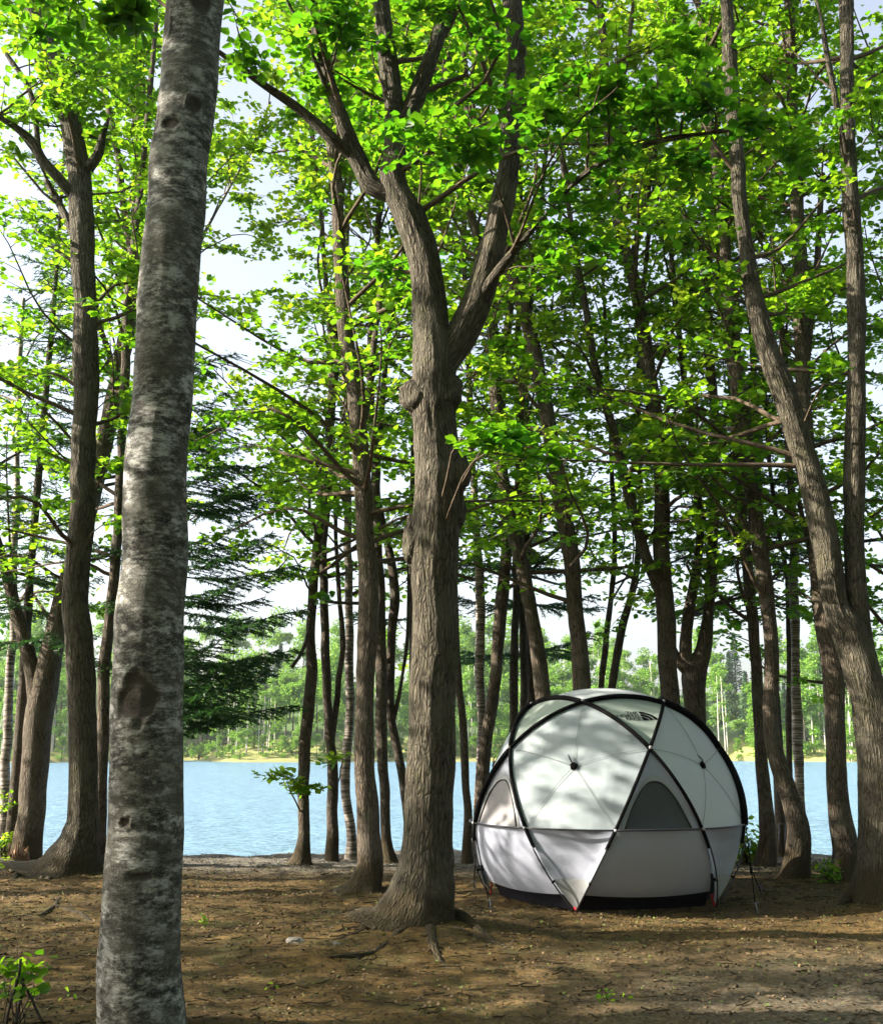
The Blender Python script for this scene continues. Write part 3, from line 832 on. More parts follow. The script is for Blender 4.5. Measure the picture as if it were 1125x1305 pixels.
make_tree('trunk directly right of the thick second-row trunk, foot at the water', gd(1094),
    [[(497, 1094, 24), (491, 1060, 15), (489, 980, 14), (487, 900, 15), (484, 800, 15), (481, 700, 13), (478, 600, 11), (472, 480, 10), (478, 350, 9), (490, 200, 7), (495, 60, 5), (495, 20, 4)]],
    mat='bark3', seg=20, flare=(.12, .7, 4, .3), nl=12, zlo=4.6, seed=11, lpt=24)
make_tree('crooked dark trunk bowed toward the central forked tree', gd(1092),
    [[(524, 1092, 14), (520, 1050, 11), (513, 990, 11), (501, 930, 12), (495, 870, 13), (500, 800, 12), (503, 755, 12), (493, 690, 10), (481, 620, 9), (484, 540, 8), (498, 420, 7), (520, 280, 6), (530, 150, 5), (530, 20, 3)],
     [(500, 930, 6), (512, 870, 5), (520, 800, 4), (519, 700, 2)]],
    mat='bark3', seg=18, flare=(.1, .4, 4, 0), nl=10, zlo=4.8, leafm='leaf_y', seed=12, lpt=24)

# --- between central tree and tent
make_tree('narrow dark trunk between the central forked tree and the tent', gd(1097),
    [[(597, 1097, 17), (595, 1050, 12), (592, 980, 11), (588, 910, 10), (582, 820, 9), (575, 700, 9), (562, 560, 8), (548, 400, 14), (548, 280, 14), (548, 180, 12), (545, 60, 10), (545, 10, 8)]],
    mat='bark3', seg=18, nl=12, zlo=4.8, seed=13, flare=(.12, .5, 3, 1), lpt=24)
make_tree('banded pale birch trunk behind the left shoulder of the tent', gd(1092),
    [[(608, 1092, 15), (610, 1000, 13), (612, 920, 12), (612, 830, 12), (610, 740, 12), (605, 640, 10), (600, 560, 9), (597, 470, 8), (592, 350, 7), (590, 200, 6), (588, 60, 4), (588, 20, 3)]],
    mat='birch', seg=16, nl=10, zlo=5.0, seed=14, leafm='leaf_y', lpt=22, name='birch_tree')
make_tree('brown trunk leaning right, between the banded birch and the tent top', gd(1094),
    [[(606, 1094, 22), (614, 1000, 18), (622, 930, 17), (632, 860, 17), (640, 770, 17), (644, 680, 15), (641, 590, 13), (640, 500, 11), (650, 380, 10), (660, 240, 8), (670, 100, 6), (672, 20, 4)]],
    mat='bark2', seg=20, nl=12, zlo=4.8, leafm='leaf_y', seed=15, lpt=24)
make_tree('darker of two thin trunks behind the tent peak, left one', gd(1091),
    [[(650, 1091, 13), (653, 950, 11), (655, 850, 11), (658, 720, 10), (660, 600, 9), (660, 460, 8), (662, 300, 6), (668, 120, 5), (670, 20, 3)]],
    mat='bark3', seg=14, nl=9, zlo=5.0, seed=16, lpt=24)
make_tree('thin dark trunk rising just right of its twin behind the tent', gd(1090),
    [[(664, 1090, 13), (666, 950, 11), (667, 860, 11), (664, 760, 10), (662, 680, 9), (666, 520, 7), (680, 350, 6), (700, 150, 4), (705, 20, 3)]],
    mat='bark3', seg=14, nl=9, zlo=5.0, seed=17, lpt=24)
make_tree('sunlit trunk leaning left above the left half of the tent', gd(1112),
    [[(708, 1112, 26), (702, 1000, 23), (693, 900, 21), (682, 815, 20), (666, 730, 20), (649, 655, 19), (636, 565, 18), (631, 480, 17), (626, 400, 14), (610, 310, 12), (585, 220, 10), (570, 120, 8), (565, 20, 6)],
     [(628, 420, 10), (640, 330, 9, .3), (650, 230, 7, .5)]],
    mat='bark2', seg=32, nl=16, zlo=4.6, leafm='leaf_y', seed=18, lpt=24)
make_tree('long sunlit trunk leaning left above the tent peak', gd(1115),
    [[(745, 1115, 30), (744, 1000, 26), (742, 900, 24), (736, 810, 23), (724, 690, 22), (707, 590, 21), (692, 505, 20), (674, 415, 18), (656, 368, 16), (640, 320, 14), (622, 250, 12), (600, 160, 10), (590, 60, 8), (588, 20, 6)]],
    mat='bark2', seg=32, nl=16, zlo=4.4, seed=19, lpt=24,
    sprays=[(760, 660, .4, 50, 100), (650, 640, .3, 35, 60)])
make_tree('slim trunk leaning right behind the tent, thinner of the leaning pair', gd(1090),
    [[(752, 1090, 10), (760, 950, 9), (768, 850, 9), (778, 760, 8), (782, 680, 7), (778, 560, 6), (770, 400, 5), (762, 250, 4)]],
    mat='bark3', seg=12, nl=8, zlo=4.6, leafm='leaf_y', seed=20, lpt=24)
make_tree('slim dark trunk leaning right behind the tent, thicker of the leaning pair', gd(1093),
    [[(755, 1093, 13), (768, 970, 12), (780, 870, 11), (795, 790, 10), (810, 730, 9), (815, 640, 8), (812, 500, 7), (820, 360, 6), (835, 200, 5), (840, 20, 3)]],
    mat='bark3', seg=14, nl=9, zlo=4.6, seed=21, lpt=24)
make_tree('upright trunk behind the tent with a long limb reaching up left', gd(1110),
    [[(860, 1110, 30), (857, 1000, 27), (853, 890, 25), (848, 800, 25), (841, 700, 22), (843, 600, 21), (833, 520, 20), (821, 430, 19), (808, 360, 18), (792, 300, 15), (780, 210, 14), (772, 110, 12), (765, 0, 10)],
     [(848, 790, 17), (836, 740, 16), (818, 695, 15), (800, 630, 14), (784, 560, 12), (762, 480, 10), (745, 390, 9), (730, 300, 8), (715, 200, 6)],
     [(803, 335, 11), (815, 285, 10), (828, 225, 9), (845, 130, 7), (860, 20, 5)],
     [(778, 180, 8), (795, 90, 7), (805, 20, 5)]],
    mat='bark2', seg=36, nl=26, zlo=4.4, leafm='leaf_y', seed=22, lpt=24, sprays=[(800, 760, .5, 40, 90)])
make_tree('low forked tree with U-shaped fork right above the tent', gd(1104),
    [[(892, 1104, 34), (889, 1000, 30), (885, 905, 28), (883, 858, 34), (897, 825, 22), (904, 770, 15), (906, 690, 15), (912, 600, 14), (911, 520, 12), (900, 420, 11), (905, 300, 9), (915, 150, 7), (915, 20, 5)],
     [(884, 862, 24), (874, 835, 18), (877, 790, 15), (885, 740, 14), (892, 680, 12), (885, 600, 11), (876, 520, 9), (865, 430, 8), (855, 330, 7), (850, 200, 5)],
     [(880, 860, 18), (860, 838, 13), (850, 810, 10), (846, 770, 8, .2)]],
    mat='bark2', seg=32, nl=24, zlo=4.4, seed=23, lpt=24, sprays=[(890, 700, .3, 50, 130), (930, 790, .6, 45, 110)])
# --- right group
make_tree('straight trunk by the green bush, left of the S-curved trunk', gd(1104),
    [[(972, 1104, 34), (976, 1060, 23), (972, 1000, 18), (966, 920, 16), (959, 810, 15), (950, 710, 14), (942, 620, 13), (934, 520, 12), (928, 420, 12), (915, 320, 10), (905, 200, 8), (880, 80, 7), (870, 10, 6)]],
    mat='bark2', seg=28, nl=16, zlo=4.2, leafm='leaf_y', seed=24, lpt=24, flare=(.12, .5, 3, 1))
make_tree('S-curved sunlit trunk right of the tent with a swollen foot', gd(1121),
    [[(1008, 1121, 44), (1016, 1085, 34), (1017, 1055, 31), (1004, 1010, 25), (989, 965, 23), (981, 910, 21), (982, 830, 20), (975, 740, 21), (961, 650, 21), (948, 560, 21), (938, 480, 20), (930, 400, 18), (924, 330, 15), (918, 250, 13), (905, 160, 11), (895, 60, 9), (893, 20, 8)],
     [(965, 700, 8), (950, 672, 7), (935, 640, 4)]],
    mat='bark2', seg=44, step=.05, nl=18, zlo=4.3, seed=25, lpt=24, near=True, flare=(.14, .5, 4, 2))
make_tree('pale banded trunk hugging the right side of the S-curved trunk', gd(1096),
    [[(1024, 1096, 20), (1019, 1020, 14), (1015, 930, 13), (1014, 840, 12), (1012, 760, 12), (1010, 680, 10), (1005, 580, 9), (1000, 460, 8), (985, 320, 6), (975, 180, 5), (970, 20, 3)]],
    mat='birch', seg=18, nl=10, zlo=4.6, seed=26, leafm='leaf_y', lpt=22, name='birch_tree')
make_tree('very thin dark trunk squeezed between the S-curved trunk and the pale banded one', gd(1094),
    [[(1006, 1094, 9), (1006, 1000, 8), (1005, 900, 8), (1004, 800, 8), (1000, 720, 7), (985, 640, 6), (975, 520, 5), (968, 380, 4)]],
    mat='bark3', seg=12, nl=6, zlo=4.6, seed=27, lpt=24)
make_tree('twisting trunk left of the big right-hand forked tree', gd(1122),
    [[(1080, 1122, 48), (1076, 1075, 34), (1066, 1010, 28), (1064, 930, 27), (1062, 870, 29), (1053, 810, 28), (1045, 750, 24), (1036, 650, 22), (1026, 550, 20), (1021, 450, 20), (1018, 330, 19), (1012, 200, 17), (1008, 80, 15), (1005, 0, 13)],
     [(1024, 490, 10), (1033, 400, 9), (1042, 310, 8), (1047, 220, 6)],
     [(1046, 800, 10), (1035, 720, 9, .3), (1018, 640, 7, .4)]],
    mat='bark2', seg=48, step=.045, amp=.007, nl=26, zlo=4.3, seed=28, lpt=24, near=True, flare=(.2, .7, 4, 1.2))
make_tree('big forked tree at the right edge, stems parting high above the ground', gd(1150),
    [[(1130, 1150, 92), (1129, 1090, 76), (1126, 1020, 68), (1117, 940, 61), (1101, 870, 50), (1080, 805, 46), (1062, 765, 34), (1048, 668, 35), (1020, 570, 33), (998, 500, 31), (975, 435, 28), (957, 365, 25), (946, 290, 21), (939, 200, 20), (931, 100, 20), (924, 0, 19)],
     [(1102, 860, 36), (1093, 790, 30), (1087, 700, 26), (1088, 600, 26), (1091, 490, 24), (1092, 400, 23), (1087, 300, 21), (1081, 200, 20), (1078, 100, 19), (1078, 0, 18)],
     [(1082, 220, 8), (1066, 140, 8, -.2), (1055, 80, 6, -.3), (1043, 10, 5, -.4)]],
    mat='bark', seg=90, step=.028, amp=.009, nl=20, back=.6, zlo=5.0, seed=29, lpt=24, near=True, flare=(.24, .45, 5, 1.6), roots=[(.06, [(1108, 1146), (1080, 1152), (1058, 1160)], .12)],
    sprays=[(1050, 460, -.6, 50, 120), (1100, 130, -.6, 50, 150), (1040, 230, -.5, 55, 150), (1090, 560, .5, 40, 80)])
make_tree('mossy trunk cut off by the right edge of the photo', gd(1100),
    [[(1150, 1100, 40), (1146, 980, 34), (1140, 860, 30), (1146, 700, 26), (1150, 500, 22), (1145, 300, 18), (1140, 100, 14), (1138, 20, 12)]],
    mat='bark2', seg=28, nl=20, zlo=3.4, seed=30, lpt=26, sprays=[(1110, 640, -.3, 40, 100), (1105, 860, .2, 35, 80), (1110, 760, .1, 40, 90)])

# ------------------------------------------------------------------ copies
def children_of(o):
    return [c for c in bpy.data.objects if c.parent == o]
def copy_tree(o, loc, rz, sc_=1.0, label=None, group=None):
    c = o.copy(); COL.objects.link(c); c.location = loc; c.rotation_euler = (0, 0, rz); c.scale = (sc_,)*3
    if label: c['label'] = label
    if group: c['group'] = group
    for ch in PARTS[o.name]:
        d = ch.copy(); COL.objects.link(d); d.parent = c
    return c
PARTS = {}
def proto(o):
    PARTS[o.name] = children_of(o)
    return o

# ------------------------------------------------------------------ unseen trees added for shade, left of the frame and behind the camera
G_OUT = 'unseen forest trees added for shade, outside the frame'
protos = []
for k, (x, y) in enumerate([(-8.5, 6.0), (-12.0, 12.5), (-13.5, 3.0)]):
    r2 = np.random.default_rng(500+k)
    h = 8.6  # kept low to shade the ground and leave the upper canopy lit
    zs = np.linspace(0, h, 9)
    xs = x + np.cumsum(r2.normal(0, .10, 9)); ys = y + np.cumsum(r2.normal(0, .10, 9))
    st = [[(xs[i], ys[i], zs[i], .17*(1-.85*i/8)+.01) for i in range(9)]]
    st.append([(xs[3], ys[3], zs[3], .08), (xs[3]+.6, ys[3]-.5, zs[3]+1.4, .06), (xs[3]+1.3, ys[3]-1.1, zs[3]+3.2, .045), (xs[3]+1.6, ys[3]-1.3, zs[3]+5.6, .02)])
    o = make_tree('unseen forest tree added for shade beyond the left edge', y, st, mat='bark2', seg=20, step=.12, nl=32, zlo=2.2, ll=(1.4, 3.0), tw=8, lpt=17, lsize=.125, back=0, seed=60+k, world=True, group=G_OUT, twr=1.2)
    protos.append(proto(o))
x, y = 1.5, -4.5  # dense unseen tree, added with its copies to cut sky light
st = [[(x, y, 0, .24), (x+.1, y, 2, .20), (x, y+.1, 4.5, .17), (x+.3, y, 7, .13), (x+.2, y+.2, 9.5, .08), (x+.3, y+.2, 12.5, .02)],
      [(x, y+.1, 4.2, .11), (x-.9, y-.3, 6, .08), (x-1.8, y-.6, 8.2, .06), (x-2.3, y-.8, 11, .02)],
      [(x, y+.1, 4.8, .10), (x+1.1, y+.5, 6.3, .08), (x+2.0, y+.9, 8.6, .05), (x+2.3, y+1.0, 11, .02)]]
big = proto(make_tree('large dense unseen tree added behind the camera to cut sky light', y, st, mat='bark2', seg=16, step=.15, nl=95, zlo=2.4, ll=(2.2, 4.2), tw=9, lpt=22, lsize=.15, back=0, seed=70, world=True, group=G_OUT, twr=1.4))
for i, (x, y) in enumerate([(-3.6, -3.4), (6.5, -4.0), (-7.5, -7), (-1, -9), (4.5, -9.5), (10.5, -7.5), (11.5, -1.5), (13.0, 4.5), (13.5, 10.5), (-12.5, -9), (0, -15), (8, -15), (-8, -14), (15, 16)]):
    copy_tree(big, (x, y, 0), i*2.1, .95+.13*(i % 3), 'large dense unseen tree added behind or right of the camera to cut sky light')
r2 = np.random.default_rng(77)
SPOTS = [(-17.5, 8.5), (-7.5, .5), (-16, -3), (-13.5, 7.6), (-6.3, 4.2), (-7.7, 11.4)]  # spots chosen to shade the ground, the grey trunk and the tent
for i, (x, y) in enumerate(SPOTS):
    copy_tree(protos[i % 3], (x, y, 0), r2.uniform(0, 6.28), r2.uniform(.9, 1.15), 'unseen forest tree added for shade beyond the left edge' if x < -5 else 'unseen forest tree added for shade behind or beside the camera')

# ------------------------------------------------------------------ spruces
def make_spruce(label, u, dist, h, r0, boughs, seed, group=None, lean=0.0, dens=1.0):
    """boughs: (z, azimuth, length)"""
    g = np.random.default_rng(seed)
    x = pt(u, 900, dist)[0]
    bz = float(terr(x, dist))
    org = np.array([x, dist, bz])
    root = empty('spruce_tree', org, label, 'tree', group)
    mb = MB()
    zs = np.linspace(-.1, h, 14)
    P = np.stack([x+.02*np.sin(zs)+lean*zs, dist+.02*np.cos(zs*1.3), bz+zs], -1)
    SP, SR = smooth_path(P, np.interp(zs, [0, h], [r0, .015]), .12)
    tube(mb, SP, SR, 14, bark_disp(seed, .004, (.15, .5, 4, 0)), seed=seed)
    mb.build('trunk', M['bark3'], root, loc=org)
    bm, nm = MB(), MB()
    LPs, TPs, TRs = [], [], []
    for (z, az, ln) in boughs:
        k = 7; t = np.linspace(0, 1, k)
        d = np.array([math.cos(az), math.sin(az), 0])
        a = np.array([x+lean*z, dist, bz+z])
        dr = g.uniform(-.28, -.02)
        P = a + d*ln*t[:, None] + np.array([0, 0, 1])*(ln*(dr*t + .22*t**2.2))[:, None] + g.normal(0, .02, (k, 3))*t[:, None]
        LPs.append(P)
        side = np.array([-d[1], d[0], 0])
        nt_ = max(4, int(ln*13*dens))
        for q in range(nt_):
            ft = .12 + .88*(q+g.random())/nt_
            fi = ft*(k-1); i0 = min(int(fi), k-2); b0 = P[i0]*(1-fi+i0)+P[i0+1]*(fi-i0)
            for sg in (-1, 1):
                l2 = ln*(.10+.30*(1-ft))*g.uniform(.6, 1.2)+.05
                td = d*g.uniform(.5, .9)+side*sg*g.uniform(.6, 1.0)+np.array([0, 0, g.uniform(-.22, .02)])
                td /= np.linalg.norm(td)
                t4 = np.linspace(0, 1, 4)
                TPs.append(b0 + td*l2*t4[:, None] + np.array([0, 0, -.12*l2])*(t4**2)[:, None])
        TPs.append(P[-4:])
    LP = np.array(LPs)
    tubes_batch(bm, LP, np.linspace(.013, .003, 7)[None]*np.ones((len(LP), 1)), 5)
    TP = np.array(TPs)
    tubes_batch(bm, TP, np.full((len(TP), 4), .003), 3)
    bm.build('branches', M['branch'], root, loc=org)
    # needles: short flat slivers along every twig
    tl = np.linalg.norm(TP[:, -1]-TP[:, 0], axis=1)
    cnt = np.maximum(3, (tl*120*dens).astype(int))
    ii = np.repeat(np.arange(len(TP)), cnt); n = len(ii)
    f = g.random(n)*3; i0 = np.minimum(f.astype(int), 2); fr = (f-i0)[:, None]
    C = TP[ii, i0]*(1-fr)+TP[ii, i0+1]*fr
    D_ = (TP[:, -1]-TP[:, 0])/(tl[:, None]+1e-9)
    dd = D_[ii]*.8 + g.normal(0, .55, (n, 3))*np.array([1, 1, .55]); dd /= np.linalg.norm(dd, axis=1)[:, None]
    wv = np.cross(dd, g.normal(0, 1, (n, 3))); wv /= np.linalg.norm(wv, axis=1)[:, None]
    L_ = g.uniform(.03, .075, n)[:, None]; W_ = g.uniform(.007, .013, n)[:, None]
    V = np.stack([C-wv*W_*.6, C+wv*W_*.6, C+dd*L_+wv*W_*.35, C+dd*L_-wv*W_*.35], 1)
    nm.add(V.reshape(-1, 3), np.arange(n*4).reshape(-1, 4), None, None, np.repeat(g.random(n), 4))
    nm.build('foliage', M['needle'], root, smooth=False, loc=org)
    return root

def whorls(g, z0, z1, step, l0, l1, n=5, lo=None):
    out = []; z = z0
    while z < z1:
        ln = l0 + (l1-l0)*(z-z0)/(z1-z0)
        a = g.uniform(0, 6.28)
        for k in range(n):
            out.append((z+g.uniform(-.06, .06), a+k*2*PI/n+g.normal(0, .2), ln*g.uniform(.75, 1.12)))
        z += step*g.uniform(.8, 1.25)
    return out
g = np.random.default_rng(5)
# boughs seen to the right of the grey tree, widest low down
bo = whorls(g, 2.5, 7.2, .62, 1.5, .8, 4)
for (v, u1) in ((905, 375), (880, 345), (850, 366), (925, 300), (800, 372), (765, 330), (735, 370), (700, 340), (655, 345), (625, 350), (590, 335), (560, 300)):
    p = pt(212, v, 14.6); bo.append((p[2]+.0, g.uniform(-.45, .25), (u1-212)*px(u1, v, 14.6)*1.05))
    bo.append((p[2]+.05, g.uniform(-1.0, -.5), (u1-212)*px(u1, v, 14.6)*.9))
    if v > 830:
        for q in range(3): bo.append((p[2]+g.uniform(-.12, .12), g.uniform(-1.1, .9), (u1-212)*px(u1, v, 14.6)*g.uniform(.7, 1)))
make_spruce('dark spruce behind the grey tree, flat boughs reaching right', 212, 14.6, 11, .11, bo, 1)
make_spruce('slim spruce with sparse drooping boughs near the left edge', 27, 16.0, 11.5, .085, whorls(g, 3.0, 11, .42, 1.15, .5, 5), 2, dens=.8)
make_spruce('dark spruce behind the trunks left of the tent peak', 676, 16.3, 10.5, .10, whorls(g, 2.9, 10, .6, 1.4, .5, 4), 3)
make_spruce('dark spruce in the gap between S-curved trunk and right-hand forked tree', 985, 16.0, 12.5, .09, whorls(g, 4.2, 12, .6, 1.5, .6, 5), 4)
make_spruce('spruce partly hidden behind the central forked tree', 525, 16.4, 9.5, .07, whorls(g, 3.4, 9, .7, 1.0, .4, 4), 5, dens=.8)

# ------------------------------------------------------------------ tent
TX, TY = None, 11.65
TX = pt(771, 1048, TY)[0]
R = 1.37
Z0 = .5257*R + .015
A0 = R_(-22.5)
tent = empty('dome_tent', (TX, TY, 0), 'pale grey geodesic dome tent with black poles standing by the lake', 'tent')
def sv(az, z):
    r = math.sqrt(max(0, 1-z*z))
    return np.array([r*math.sin(az), -r*math.cos(az), z])
T_ = [sv(A0+R_(72*k), .8507) for k in range(5)]
M_ = [sv(A0+R_(36+72*k), .5257) for k in range(5)]
E_ = [sv(A0+R_(18+36*j), 0) for j in range(10)]
L_ = [sv(A0+R_(72*k), -.5257) for k in range(5)]
def slerp(a, b, t):
    o = math.acos(float(np.clip(np.dot(a, b), -1, 1)))
    t = np.asarray(t)[..., None]
    return (np.sin((1-t)*o)*a + np.sin(t*o)*b)/math.sin(o)
def W3(dirs, rad):
    return dirs*rad + np.array([0, 0, Z0])
def tbuild(mb, name, mat, parent=tent, smooth=True):
    o = mb.build(name, mat, None, smooth=smooth)
    o.parent = parent
    return o
def bary_dir(Vs, bc):
    d = bc@np.array(Vs)
    return d/np.linalg.norm(d, axis=-1, keepdims=True)
def tri_rad(bc, sag):
    return R*(.992 - sag*np.clip(27*bc[..., 0]*bc[..., 1]*bc[..., 2], 0, 1)**.8)
def tri_panel(name, Vs, mat, sag=.045, n=18, wr=0.0, tmax=1.0):
    bc, idx = [], {}
    for i in range(n+1):
        for j in range(n+1-i):
            idx[(i, j)] = len(bc); bc.append((i/n, j/n, 1-(i+j)/n))
    bc = np.array(bc)
    d = bary_dir(Vs, bc); rad = tri_rad(bc, sag)
    if wr:
        ph = d[:, 2]*55 + d[:, 0]*14
        cen = np.clip(27*bc[:, 0]*bc[:, 1]*bc[:, 2], 0, 1)
        rad = rad + wr*np.sin(ph+2*vnoise(d*6))*cen**.5*(.5+.5*vnoise(d*4+3))
    V = W3(d, rad[:, None])
    f = []
    for i in range(n):
        for j in range(n-i):
            f.append((idx[(i, j)], idx[(i+1, j)], idx[(i, j+1)]))
            if i+j < n-1: f.append((idx[(i+1, j)], idx[(i+1, j+1)], idx[(i, j+1)]))
    mb = MB(); mb.add(V, None, f)
    return tbuild(mb, name, mat)
def fan_panel(name, Vs, mat, sag, rings=12, seg=10, cent=None):
    B = []
    for i in range(len(Vs)):
        B.append(slerp(Vs[i], Vs[(i+1) % len(Vs)], np.arange(seg)/seg))
    B = np.concatenate(B); m = len(B)
    c = np.mean(Vs, axis=0); c /= np.linalg.norm(c)
    V = [W3(c[None], R*(.992-sag))]
    for r in range(1, rings+1):
        s = r/rings
        d = c*(1-s)+B*s; d /= np.linalg.norm(d, axis=1)[:, None]
        rad = R*(.992 - sag*(1-s**(1.0 if cent else 1.35))) + .006*vnoise(d*5)*(1-s)
        V.append(W3(d, rad[:, None]))
    V = np.concatenate(V)
    j = np.arange(m); j2 = (j+1) % m
    f3 = np.stack([0*j, 1+j, 1+j2], -1)
    f4 = np.concatenate([np.stack([1+(r-1)*m+j, 1+r*m+j, 1+r*m+j2, 1+(r-1)*m+j2], -1) for r in range(1, rings)])
    mb = MB(); mb.add(V, f4, f3)
    return tbuild(mb, name, mat), W3(c, R*(.992-sag))

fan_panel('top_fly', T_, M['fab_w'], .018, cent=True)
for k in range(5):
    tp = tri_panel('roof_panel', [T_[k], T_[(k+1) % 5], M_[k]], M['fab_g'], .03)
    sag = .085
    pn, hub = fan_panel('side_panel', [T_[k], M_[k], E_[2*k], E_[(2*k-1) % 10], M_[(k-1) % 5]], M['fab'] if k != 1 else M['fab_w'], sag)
    # black hub patch with five guy cords to the corners, and a short strap
    hd = hub-np.array([0, 0, Z0]); hd /= np.linalg.norm(hd)
    up = np.array([0, 0, 1.])-hd*hd[2]; up /= np.linalg.norm(up); sd = np.cross(up, hd)
    mb = MB()
    ang = np.arange(5)*2*PI/5
    ring = lambda r, off: hub + hd*off + np.outer(np.cos(ang)*r, up) + np.outer(np.sin(ang)*r, sd)
    V = np.vstack([ring(.040, .004), ring(.040, .022), ring(.026, .034), hub+hd*.036])
    f4 = [(a+b, a+(b+1) % 5, a+5+(b+1) % 5, a+5+b) for a in (0, 5) for b in range(5)]
    mb.add(V, f4, [(10+b, 10+(b+1) % 5, 15) for b in range(5)])
    hb = tbuild(mb, 'hub', M['black'], tent, False)
    mb = MB(); tube(mb, [hub+hd*.03, hub+hd*.05+up*.05-sd*.03, hub+hd*.04+up*.10-sd*.055], [.006, .006, .004], 6)
    tbuild(mb, 'strap', M['black'], hb)
    for vv in [T_[k], M_[k], E_[2*k], E_[(2*k-1) % 10], M_[(k-1) % 5]]:
        e = W3(vv, R*1.0); tq = np.linspace(0, 1, 8)[:, None]
        tq = np.linspace(.02, 1, 14); cdr = slerp(hd, vv, tq)
        mb = MB(); tube(mb, W3(cdr, (R*(.992-sag*(1-tq**1.35))+.014)[:, None]), np.full(14, .0022), 5)
        tbuild(mb, 'guy_cord', M['cord'])
    # triangle standing on the equator, with an arched mesh window
    Vs = [E_[2*k], E_[2*k+1], M_[k]]
    if k == 0 or k == 4:
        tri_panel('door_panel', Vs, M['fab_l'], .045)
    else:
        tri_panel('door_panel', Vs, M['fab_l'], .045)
    def wmap(x, y, off, Vs=Vs):   # x across the base 0..1, y height 0..1
        b = np.stack([(1-x)*(1-y), x*(1-y), y+0*x], -1)
        return W3(bary_dir(Vs, b), (tri_rad(b, .045)+off)[..., None])
    tt = np.linspace(0, 1, 26)
    cs = np.cos(tt*PI); xo = .48 - .38*np.sign(cs)*np.abs(cs)**.75; yo = .015 + .56*np.sin(tt*PI)**.6
    # shear so that the arch stays inside the triangle
    ctr = np.array([.5, .25])
    xb = np.linspace(xo[-1], xo[0], 14)[1:-1]; xa, ya = np.concatenate([xo, xb]), np.concatenate([yo, np.full(12, .015)])
    V, f3, f4 = [wmap(np.array([ctr[0]]), np.array([ctr[1]]), .007)], [], []
    for r in range(1, 9):
        s = r/8
        yy_ = ctr[1]*(1-s)+ya*s; xx_ = .5*(1-s)+xa*s
        V.append(wmap(xx_, yy_, .007))
    V = np.concatenate(V); m = 38
    j = np.arange(m); j2 = (j+1) % m
    f3 = np.stack([0*j, 1+j2, 1+j], -1)
    f4 = np.concatenate([np.stack([1+(r-1)*m+j, 1+(r-1)*m+j2, 1+r*m+j2, 1+r*m+j], -1) for r in range(1, 8)])
    mb = MB(); mb.add(V, f4, f3); win = tbuild(mb, 'window', M['mesh'] if k != 4 else M['mesh_lit'])
    mb = MB(); m = 26
    x2 = .48 - .43*np.sign(cs)*np.abs(cs)**.75; y2 = .01 + .64*np.sin(tt*PI)**.6
    a = wmap(xo, yo, .010); b = wmap(x2, y2, .006)
    V = np.concatenate([a, b]); j = np.arange(m-1)
    mb.add(V, np.stack([j, j+1, m+j+1, m+j], -1)); tbuild(mb, 'window_trim', M['trim'], win)
    mb = MB(); tube(mb, wmap(xo, yo, .014), np.full(m, .006), 6); tbuild(mb, 'zip', M['pole'], win)
    # lower triangle with a grey toe
    Vl = [E_[(2*k-1) % 10], E_[2*k], L_[k]]
    tri_panel('lower_panel', Vl, M['fab_l'], .05, n=26, wr=.010)
    mb = MB(); n = 9; bc, idx = [], {}
    for i in range(n+1):
        for q in range(n+1-i):
            idx[(i, q)] = len(bc); s = .40
            bc.append((s*i/n, s*q/n, 1-s*(i+q)/n))
    bc = np.array(bc); d = bary_dir(Vl, bc)
    V = W3(d, (tri_rad(bc, .05)+.010)[:, None])
    f = []
    for i in range(n):
        for q in range(n-i):
            f.append((idx[(i, q)], idx[(i+1, q)], idx[(i, q+1)]))
            if i+q < n-1: f.append((idx[(i+1, q)], idx[(i+1, q+1)], idx[(i, q+1)]))
    mb.add(V, None, f); tbuild(mb, 'toe_panel', M['trim'])
    # big lower panel under the window: fabric, then the black groundsheet tub
    eL, eR = E_[2*k], E_[2*k+1]; lL, lR = L_[k], L_[(k+1) % 5]
    ns, ntt = 24, 14
    def low(s, t, off=0.0):
        left = slerp(eL, lL, t); right = slerp(eR, lR, t)
        topc = slerp(eL, eR, s)
        bot = lL*(1-s)[..., None] + lR*s[..., None]
        bd = bot/np.linalg.norm(bot, axis=-1, keepdims=True); bot = bot*.35+.65*np.stack([bd[..., 0]*1.0, bd[..., 1]*1.0, bot[..., 2]], -1)*np.array([.93, .93, 1])
        lin = left*(1-s)[..., None]+right*s[..., None]
        straight_top = eL*(1-s)[..., None]+eR*s[..., None]; straight_bot = lL*(1-s)[..., None]+lR*s[..., None]
        P = lin + (topc-straight_top)*(1-t)[..., None] + (bot-straight_bot)*t[..., None]
        P = P*(.992+off)
        return W3(P, R)
    S_, Tt = np.meshgrid(np.linspace(0, 1, ns), np.linspace(0, 1, ntt))
    hem = .80 + .04*np.sin(S_*PI)
    V = low(S_, Tt*hem); 
    i = np.arange(ntt-1)[:, None]*ns+np.arange(ns-1)[None]
    fq = np.stack([i, i+ns, i+ns+1, i+1], -1).reshape(-1, 4)
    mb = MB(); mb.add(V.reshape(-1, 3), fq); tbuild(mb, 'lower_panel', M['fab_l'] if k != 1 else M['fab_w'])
    S_, Tt = np.meshgrid(np.linspace(0, 1, ns), np.linspace(.74, 1.0, 6))
    V = low(S_, Tt, -.02); V[-1, :, 2] = .004
    i = np.arange(5)[:, None]*ns+np.arange(ns-1)[None]
    fq = np.stack([i, i+ns, i+ns+1, i+1], -1).reshape(-1, 4)
    mb = MB(); mb.add(V.reshape(-1, 3), fq); tbuild(mb, 'groundsheet', M['tub'])
    # red strap and white tag at the foot
    f0 = W3(L_[k], R*1.01); f0[2] = .01
    mb = MB()
